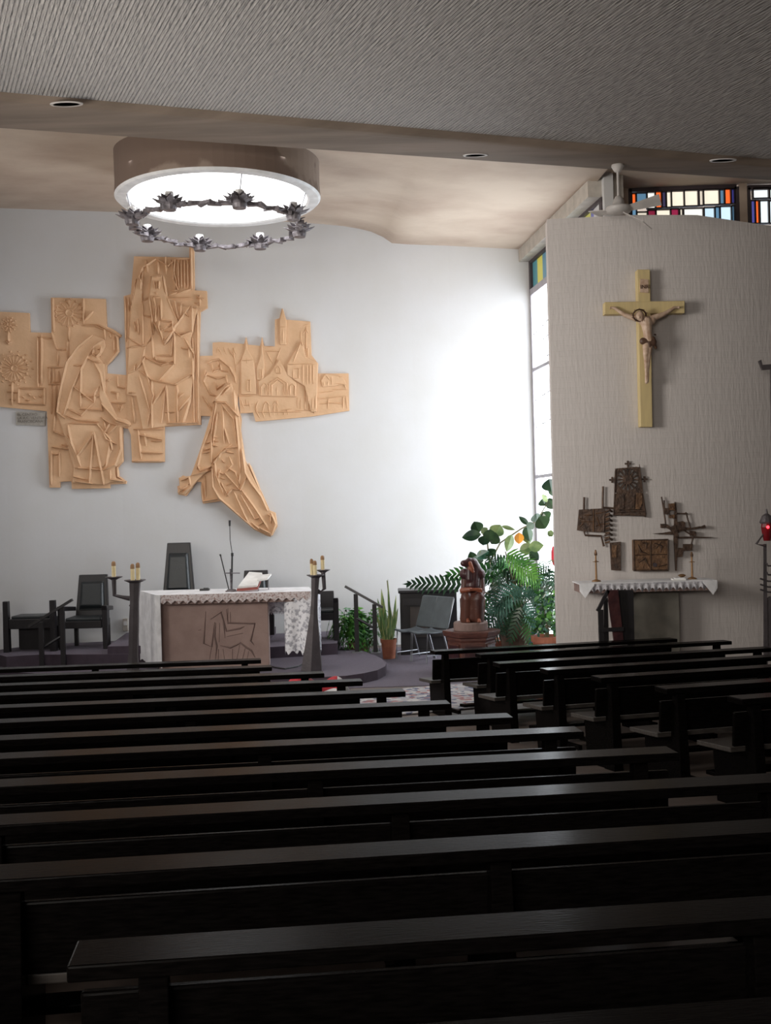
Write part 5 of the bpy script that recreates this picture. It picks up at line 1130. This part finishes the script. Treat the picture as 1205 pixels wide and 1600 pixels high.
# dark lectern frame leaning in front of the side altar
Yk = 14.45
t = thing('kneeling_desk', Vector((at(960,1000,Yk).x,Yk,0)), 'dark wooden folding desk leaning under the left end of the side altar', 'desk')
for q, n_, d in (([(935,953),(943,953),(945,1012),(937,1012)],'leg',0),([(944,940),(950,934),(952,1012),(944,1012)],'leg',.12),([(932,954),(949,921),(953,924),(937,957)],'arm',.02)):
    m = MB(); m.prism([at(x,y,Yk+d) for x,y in q], (0,.045,0), M['blackwood']); m.build(n_, t)
m = MB(); m.prism([at(x,y,Yk+.02) for x,y in [(949,922),(966,922),(975,1006),(960,1006)]], (0,.05,0), M['wooddark']); m.build('front_board', t)
m = MB(); m.prism([at(x,y,Yk+.12) for x,y in [(966,922),(990,922),(992,1010),(974,1006)]], (0,.05,0), M['blackwood']); m.build('side_board', t)
m = MB(); m.prism([at(x,y,Yk-.02) for x,y in [(936,982),(975,980),(975,986),(936,988)]], (0,.04,0), M['blackwood']); m.build('crosspiece', t)

# ------------------------------------------------------------------ sanctuary lamp and processional cross at the right edge
Yl = 14.2; cxp = at(1206, 850, Yl); lx = cxp.x
def L3(px, py, d=0): return at(px, py, Yl+d)
t = thing('sanctuary_lamp', Vector((lx,Yl,0)), 'dark iron sanctuary lamp stand with glowing red light at the right edge', 'lamp')
mtop = L3(1199, 935); 
for px in (1196, 1217):
    m = MB(); m.hexa([Vector((L3(px-3,1000).x,Yl,0)),Vector((L3(px+3,1000).x,Yl,0)),Vector((L3(px+3,1000).x,Yl+.05,0)),Vector((L3(px-3,1000).x,Yl+.05,0))],[L3(px-3,850),L3(px+2,850),L3(px+2,850,.05),L3(px-3,850,.05)], M['iron']); m.build('post', t)
m = MB(); m.prism([L3(1197,937,.01),L3(1203,932,.01),L3(1216,932,.01),L3(1216,1030,.01),L3(1197,1030,.01)], (0,.03,0), M['iron']); m.build('lower_panel', t)
for y in (884, 898, 908, 917, 925):
    m = MB(); x_ = 1188 if y in (908,917,925) else 1198; m.tube([L3(x_, y-4, -.02), L3(1200, y, -.02), L3(1222, y+1, -.02)], .012, M['iron'], 5); m.build('cross_rod', t)
m = MB(); m.tube([L3(1198,828),L3(1182,850),L3(1196,853)], .018, M['iron'], 5); m.build('bent_arm', t)
m = MB(); c = L3(1200, 845, .02); c.x = lx - .05; h = (L3(1200,818).z - c.z); m.lathe(c, [(.045,0),(.06,h*.3),(.075,h*.8),(.07,h)], M['red_glass'], 16); m.build('red_glass_cup', t)
m = MB(); m.lathe(c, [(.085,h),(.095,h+.02),(.06,h+.10),(.02,h+.13),(.012,h+.19)], M['iron'], 12); m.build('lamp_cap', t)
m = MB(); m.ball(c + Vector((-.012,-.075,h*.80)), .020, M['red_glow'], 10); m.build('red_bulb', t)
Yx = 14.9
t = thing('iron_cross', at(1220,640,Yx), 'dark iron cross with outstretched bent arm at the right edge of the brick wall', 'cross')
def X3(px, py, d=0): q = at(px, py, Yx+d); return q
m = MB(); m.prism([X3(1186,564),(X3(1190,562)),X3(1192,570),X3(1205,569),X3(1238,569),X3(1252,562),X3(1256,566),X3(1248,579),X3(1205,577),X3(1192,578)], (0,.05,0), M['iron']); m.build('arms', t)
m = MB(); pl_ = [X3(1205,570),X3(1212,570),X3(1214,760),X3(1208,760)]; m.prism(pl_, (0,.05,0), M['iron']); m.build('upright', t)
m = MB(); q_ = X3(1232,573,.05); m.tube([q_, Vector((q_.x, rwallY(q_.x)-.004, q_.z))], .02, M['iron'], 6); m.build('wall_bracket', t)

# ------------------------------------------------------------------ red and white bundle on a front pew
c = Vector((-.62, 10.78, zf(10.8)+.47)); rr = random.Random(2)
m = MB(); N = 22; vs = []; KK = 9
q0 = at(446,1062,10.7); q1 = at(545,1058,10.7); W = q1.x - q0.x
for i in range(N+1):
    for k in range(KK+1):
        u = i/N; v = k/KK; z = c.z + .31*math.sin(math.pi*min(1,max(0,v)))**.5*(.8+.2*math.sin(u*9)) * (math.sin(math.pi*(u*.86+.12)))**.35
        vs.append(Vector((q0.x + W*u, 10.62 + .32*v + .01*math.sin(u*20), z)))
fs = [(i*(KK+1)+k, (i+1)*(KK+1)+k, (i+1)*(KK+1)+k+1, i*(KK+1)+k+1) for i in range(N) for k in range(KK)]
nn = len(vs); m.v = [tuple(v) for v in vs]; m.v += [(v.x, v.y, c.z) for v in vs]
for j, f in enumerate(fs): m.f.append(f); m.m.append(m.mi(M['red'] if (j//KK) < N-4 and (j % KK) > 0 else M['cloth']))
for f in fs: m.f.append(tuple(nn+x for x in f[::-1])); m.m.append(m.mi(M['red']))
for i in range(N): m.f.append((i*(KK+1),nn+i*(KK+1),nn+(i+1)*(KK+1),(i+1)*(KK+1))); m.m.append(m.mi(M['cloth'])); m.f.append((i*(KK+1)+KK,(i+1)*(KK+1)+KK,nn+(i+1)*(KK+1)+KK,nn+i*(KK+1)+KK)); m.m.append(m.mi(M['red']))
for k in range(KK): m.f.append((N*(KK+1)+k,N*(KK+1)+k+1,nn+N*(KK+1)+k+1,nn+N*(KK+1)+k)); m.m.append(m.mi(M['cloth'])); m.f.append((k,nn+k,nn+k+1,k+1)); m.m.append(m.mi(M['red']))
tag(m.build('folded_blanket', loc=c, smooth=True), 'red and white folded blanket lying on the seat end of a front left pew', 'blanket')
# cable on the platform
m = MB(); m.tube([atz(x,y,PZ+.012) for x,y in ((420,1040),(430,1043),(445,1045),(465,1041),(475,1036))], .010, M['black_mic'], 5); o = m.build('cable', loc=atz(445,1045,PZ)); tag(o, 'thin black cable curling on the platform right of the altar', 'cable')

# ------------------------------------------------------------------ plants
def leaf_oval(m, b, t, w, mt, fold=.12, droop=.0, n=8, roll=0.0):
    b = Vector(b); t = Vector(t); d = t - b; L_ = d.length; d.normalize(); s_ = d.cross(Vector((0,1,0)))
    if s_.length < .1: s_ = d.cross(Vector((1,0,0)))
    s_.normalize(); s_ = Matrix.Rotation(roll, 3, d) @ s_; nr = s_.cross(d).normalized(); L1, C, R1 = [], [], []
    for i in range(n+1):
        u = i/n; ww = w*.5*math.sin(math.pi*min(.999,u**.85))**.8 if 0 < u < 1 else .002; c = b + d*L_*u - Vector((0,0,droop*u*u))
        C.append(c); L1.append(c + s_*ww + nr*fold*ww); R1.append(c - s_*ww + nr*fold*ww)
    k = n+1; vs = L1+C+R1; fs = []
    for i in range(n): fs += [(i,i+1,k+i+1,k+i),(k+i,k+i+1,2*k+i+1,2*k+i)]
    m.add(vs, fs, mt)
def leaf_lobed(m, b, t, w, mt, n=7, droop=.05, roll=0.0, curve=.25, wob=None):
    # split philodendron leaf: narrow lobes either side of a midrib
    r = wob or random
    b = Vector(b); t = Vector(t); d = t - b; L_ = d.length; d.normalize(); s_ = d.cross(Vector((0,1,0)))
    if s_.length < .1: s_ = d.cross(Vector((1,0,0)))
    s_.normalize(); s_ = Matrix.Rotation(roll, 3, d) @ s_; nr = s_.cross(d).normalized()
    def mid(u): return b + d*L_*u - Vector((0,0,droop*u*u)) + nr*.03*math.sin(u*3)
    for i in range(n):
        u0 = .06 + .86*i/n; u1 = u0 + .86/n*.75; um = (u0+u1)/2; prof = math.sin(math.pi*(um*.88+.12))**.7
        for sg in (-1, 1):
            le = w*.5*prof*r.uniform(.85,1.1); a0 = mid(u0); a1 = mid(u1)
            ang = .35 + .5*um; dirv = (s_*sg*math.cos(ang) + d*math.sin(ang)).normalized()
            m1 = (a0+a1)/2 + dirv*le*.6 + nr*.05*le; hw = (a1-a0).length*.48; tip = (a0+a1)/2 + dirv*le - nr*curve*le - Vector((0,0,.12*le))
            m.add([a0, a1, m1 + d*hw, tip, m1 - d*hw], [(0,1,2,4),(4,2,3)], mt)
    e0 = mid(.9); e1 = mid(1.0) ; m.add([e0 + s_*w*.06, e0 - s_*w*.06, e1], [(0,1,2)], mt)
def Pp(px, py, Y): return at(px, py, Y)
def pot(c, r0, r1, h, mt, label, t, nm='pot'):
    m = MB(); m.lathe(c, [(r0,0),(r1*.97,h*.82),(r1*1.06,h*.82),(r1*1.08,h),(r1*.98,h),(r1*.94,h*.9),(.01,h*.9)], mt, 26); o = m.build(nm, t)
    m = MB(); m.lathe(c, [(r1*.93,h*.90),(r1*.93,h*.91)], M['soil'], 18); m.build('soil', t); return o
rp = random.Random(11)
# big philodendron in the brown planter
Y = 17.3; base = at(812,1000,Y); base = Vector((base.x,Y,0.009))
t = thing('philodendron', base, 'big philodendron with split leaves in a brown planter behind the statue', 'plant')
pot(base, .24, .34, .62, M['potbrown'], '', t, 'planter')
bigs = [ # base px, tip px, width m, dY, material
 ((735,915),(628,905),.42,-.2,'dleaf'),((800,890),(690,893),.5,.1,'fleaf'),((815,905),(758,858),.50,.2,'dleaf'),
 ((800,880),(846,905),.62,-.4,'fleaf2'),((790,862),(842,898),.55,-.5,'fleaf2'),((830,900),(776,868),.45,.1,'fleaf'),((812,905),(770,905),.45,.0,'dleaf'),
 ((815,915),(760,950),.62,-.5,'bleaf'),((812,920),(790,972),.45,-.3,'dleaf'),((800,935),(756,985),.45,-.5,'bleaf'),((812,925),(862,880),.5,0,'dleaf'),
 ((820,930),(880,925),.55,-.4,'dleaf'),((820,940),(850,985),.45,-.5,'bleaf'),((815,945),(795,1000),.35,-.6,'dleaf'),((800,930),(765,915),.5,.1,'dleaf'),
 ((822,960),(832,1005),.38,-.55,'fleaf'),((760,960),(748,1000),.3,-.4,'dleaf'),((825,915),(862,950),.5,-.3,'dleaf'),((830,935),(885,960),.5,-.5,'bleaf'),((800,955),(770,995),.4,-.3,'dleaf'),
 ((790,905),(745,880),.45,.25,'fleaf'),((798,930),(842,925),.5,-.6,'bleaf'),((780,880),(820,868),.4,.2,'fleaf'),((832,905),(870,905),.45,.1,'dleaf')]
lf = MB()
for (b_, e_, w_, dy, mt_) in bigs:
    leaf_lobed(lf, Pp(b_[0],b_[1],Y+dy), Pp(e_[0],e_[1],Y+dy-.12), w_*.95, M[mt_], n=12 if w_ >= .42 else 9, droop=.08, roll=rp.uniform(-.5,.5), wob=rp)
for k in range(46):
    a = rp.uniform(760,868); b2 = rp.uniform(885,975); dx = rp.uniform(-38,38); dy2 = rp.uniform(-22,34)
    yy = Y + rp.uniform(-.5,.4); leaf_lobed(lf, Pp(a,b2,yy), Pp(a+dx,b2+dy2,yy-.15), rp.uniform(.26,.42), M[rp.choice(['dleaf','dleaf','fleaf','bleaf','dleaf'])], n=6, droop=.1, roll=rp.uniform(-.9,.9), wob=rp)
tag(lf.build('foliage', t), kind='stuff')
m = MB()
for (b_, e_, w_, dy, mt_) in bigs: m.tube([base+Vector((rp.uniform(-.1,.1),0,.6)), Pp((b_[0]+812)/2,(b_[1]+950)/2,Y+dy*.5), Pp(b_[0],b_[1],Y+dy)], [.018,.014,.01], M['stem'], 5)
m.build('stems', t)
# rubber plant climbing towards the window
Y = 17.75; base = Vector((at(775,1000,Y).x+.1,Y,0.009))
t = thing('rubber_plant', base, 'tall rubber plant with broad oval leaves reaching up to the tall window', 'plant')
pot(base, .16, .22, .30, M['pot'], '', t)
m = MB(); trunk = [base+Vector((0,0,.3)), Pp(771,920,Y), Pp(764,870,Y), Pp(762,850,Y), Pp(752,828,Y)]
m.tube(trunk, [.022,.02,.016,.014,.009], M['stem'], 6)
m.tube([Pp(765,880,Y), Pp(782,848,Y), Pp(815,826,Y-.1), Pp(838,815,Y-.2), Pp(856,785,Y-.3), Pp(864,760,Y-.35)], [.016,.014,.013,.012,.010,.008], M['stem'], 6)
m.build('stem', t)
rl = [((752,835),(722,840),.17,'rleaf'),((749,832),(741,815),.19,'rleaf'),((752,833),(762,825),.10,'pleaf'),((755,852),(757,837),.17,'rleaf'),((765,845),(766,827),.20,'rleaf'),((772,838),(782,820),.22,'pleaf'),((768,850),(775,832),.20,'rleaf'),
 ((784,822),(805,828),.06,'pleaf'),((800,835),(792,862),.14,'pleaf'),((811,832),(811,850),.14,'oleaf'),((822,830),(827,850),.15,'pleaf'),((826,855),(850,852),.16,'pleaf'),((812,862),(835,852),.16,'pleaf'),((828,862),(842,875),.14,'rleaf'),((823,822),(828,846),.16,'rleaf'),
 ((826,820),(811,807),.08,'rleaf'),((835,818),(823,824),.12,'rleaf'),((840,816),(838,802),.18,'rleaf'),((842,808),(853,826),.24,'rleaf'),((848,800),(858,812),.18,'rleaf'),((853,790),(846,780),.16,'rleaf'),((858,782),(866,795),.16,'rleaf'),((862,768),(858,748),.24,'rleaf'),((866,760),(870,778),.2,'rleaf'),((862,790),(870,782),.2,'rleaf'),((855,775),(849,782),.13,'pleaf'),
 ((742,880),(735,862),.14,'rleaf'),((745,872),(764,861),.14,'bleaf'),((764,868),(774,858),.14,'rleaf'),((756,876),(738,872),.12,'rleaf'),((760,870),(750,860),.12,'pleaf'),((856,830),(864,838),.1,'pleaf'),((824,872),(835,886),.13,'rleaf')]
m = MB()
for b_, e_, w_, mt_ in rl: yy = Y + rp.uniform(-.15,.05) - (.25 if b_[0] > 830 else 0); leaf_oval(m, Pp(b_[0],b_[1],yy), Pp(e_[0],e_[1],yy-.06), w_*1.15, M[mt_], fold=.25, roll=rp.uniform(-.5,.5))
m.build('leaves', t)
# potted bush at the foot of the wall edge
Y = 16.45; base = Vector((at(856,1000,Y).x,Y,.009)); pz = at(856,994,Y).z
t = thing('potted_bush', base, 'bushy fine leaved plant in a terracotta pot beside the brick wall edge', 'plant')
pot(base, .17, .235, pz, M['pot'], '', t)
m = MB()
for k in range(260):
    a = rp.uniform(838,874); b2 = rp.uniform(925,990); yy = Y+rp.uniform(-.2,.2); x2 = a+rp.uniform(-9,9); y2 = b2+rp.uniform(-7,9)
    leaf_oval(m, Pp(a,b2,yy), Pp(x2,y2,yy+rp.uniform(-.06,.06)), rp.uniform(.04,.075), M[rp.choice(['fleaf','fleaf2','dleaf','bleaf'])], n=4, roll=rp.uniform(-1,1))
tag(m.build('foliage', t), kind='stuff')
m = MB()
for k in range(9): m.tube([base+Vector((rp.uniform(-.05,.05),0,pz*.9)), Pp(rp.uniform(845,868), rp.uniform(930,960), Y+rp.uniform(-.15,.15))], [.009,.004], M['stem'], 5)
m.build('stems', t)
# ferns between the altar and the handrail
Y = 18.3; base = Vector((at(562,1010,Y).x,Y,.009))
t = thing('fern', base, 'large bright green fern spreading behind the right handrail', 'plant')
pot(base, .14, .19, .26, M['potbrown'], '', t)
m = MB()
for k in range(90):
    a = rp.uniform(0, 2*math.pi); R_ = rp.uniform(.32,.66); hh = rp.uniform(.15,.66); c0 = base + Vector((0,0,.24)); prev = c0; N = 10
    d = Vector((math.cos(a), math.sin(a)*.55, 0)); pts_ = [c0 + d*R_*u**.8*1.0 + Vector((0,0, hh*math.sin(u*2.3)*1.0 - .32*u**3)) for u in [i/N for i in range(N+1)]]
    mt_ = M[rp.choice(['fleaf','fleaf2','fleaf2','fleaf'])]
    for i in range(1, N+1):
        p = pts_[i]; dd = (pts_[i]-pts_[i-1]).normalized(); s_ = dd.cross(Vector((0,0,1))).normalized(); l_ = .12*(1-abs(i/N-.35))
        for sg in (-1, 1): e_ = p + s_*sg*l_ + dd*.04 - Vector((0,0,.03)); m.add([p - dd*.022, p + dd*.024, e_], [(0,1,2)], mt_)
    m.tube(pts_, .004, mt_, 3, caps=False)
tag(m.build('fronds', t), kind='stuff')
# snake plant in terracotta pot
Y = 18.0; base = Vector((at(608,1020,Y).x,Y,.009)); hp = at(608,999,Y).z
t = thing('snake_plant', base, 'snake plant with upright banded blades in a terracotta pot by the piano', 'plant')
pot(base, .10, .13, hp, M['pot'], '', t)
m = MB()
for (x0_, x1_, yt, w_) in ((603,596,920,.09),(606,600,950,.08),(608,610,948,.10),(611,616,955,.09),(604,590,935,.07),(612,622,950,.08),(600,588,960,.07),(610,606,905,.05),(606,598,935,.08),(614,619,930,.06),(609,613,965,.10),(602,594,970,.08)):
    leaf_oval(m, Pp(x0_,1002,Y+rp.uniform(-.06,.06)), Pp(x1_,yt,Y+rp.uniform(-.1,.1)), w_, M['snake'], fold=.3, n=8, roll=rp.uniform(-.6,.6))
m.build('blades', t)
# tall bare stake beside it
m = MB(); a, b = Vector((at(617,1010,18.1).x, 18.1, .009)), at(605,907,18.1); m.tube([a, b], [.014,.01], M['stem'], 6); m.tube([a+Vector((0,0,.02)), a.lerp(b,.5), b], .009, M['bleaf'], 5)
tag(m.build('plant_stake', loc=a), 'thin leaning stake rising from the snake plant beside the piano', 'stake')
# blue bottle
c = Vector((at(834,1000,16.9).x,16.9,.009)); h = at(834,976,16.9).z; m = MB(); m.lathe(c, [(.06,0),(.075,.02),(.075,h*.6),(.03,h*.8),(.03,h)], M['blue'], 14); tag(m.build('watering_bottle', loc=c), 'blue plastic bottle between the planter and the terracotta pot', 'bottle')
# red flower spike outside foliage at the window
Y = 17.5; base = Vector((at(866,1000,Y).x,Y,.009))
t = thing('flowering_plant', base, 'slender plant with a red flower spike in front of the tall window', 'plant')
m = MB(); m.tube([base, Pp(868,930,Y), Pp(866,905,Y), Pp(868,870,Y)], [.012,.009,.007,.004], M['stem'], 5); m.build('stem', t)
m = MB(); leaf_oval(m, Pp(867,886,Y), Pp(864,852,Y), .09, M['red']); leaf_oval(m, Pp(868,882,Y), Pp(874,866,Y), .05, M['red']); m.build('red_flower', t)
m = MB()
for k in range(12): y_ = rp.uniform(890,960); leaf_oval(m, Pp(867,y_,Y), Pp(867+rp.uniform(-14,12),y_+rp.uniform(-8,10),Y), .05, M['dleaf'], n=5)
m.build('leaves', t)
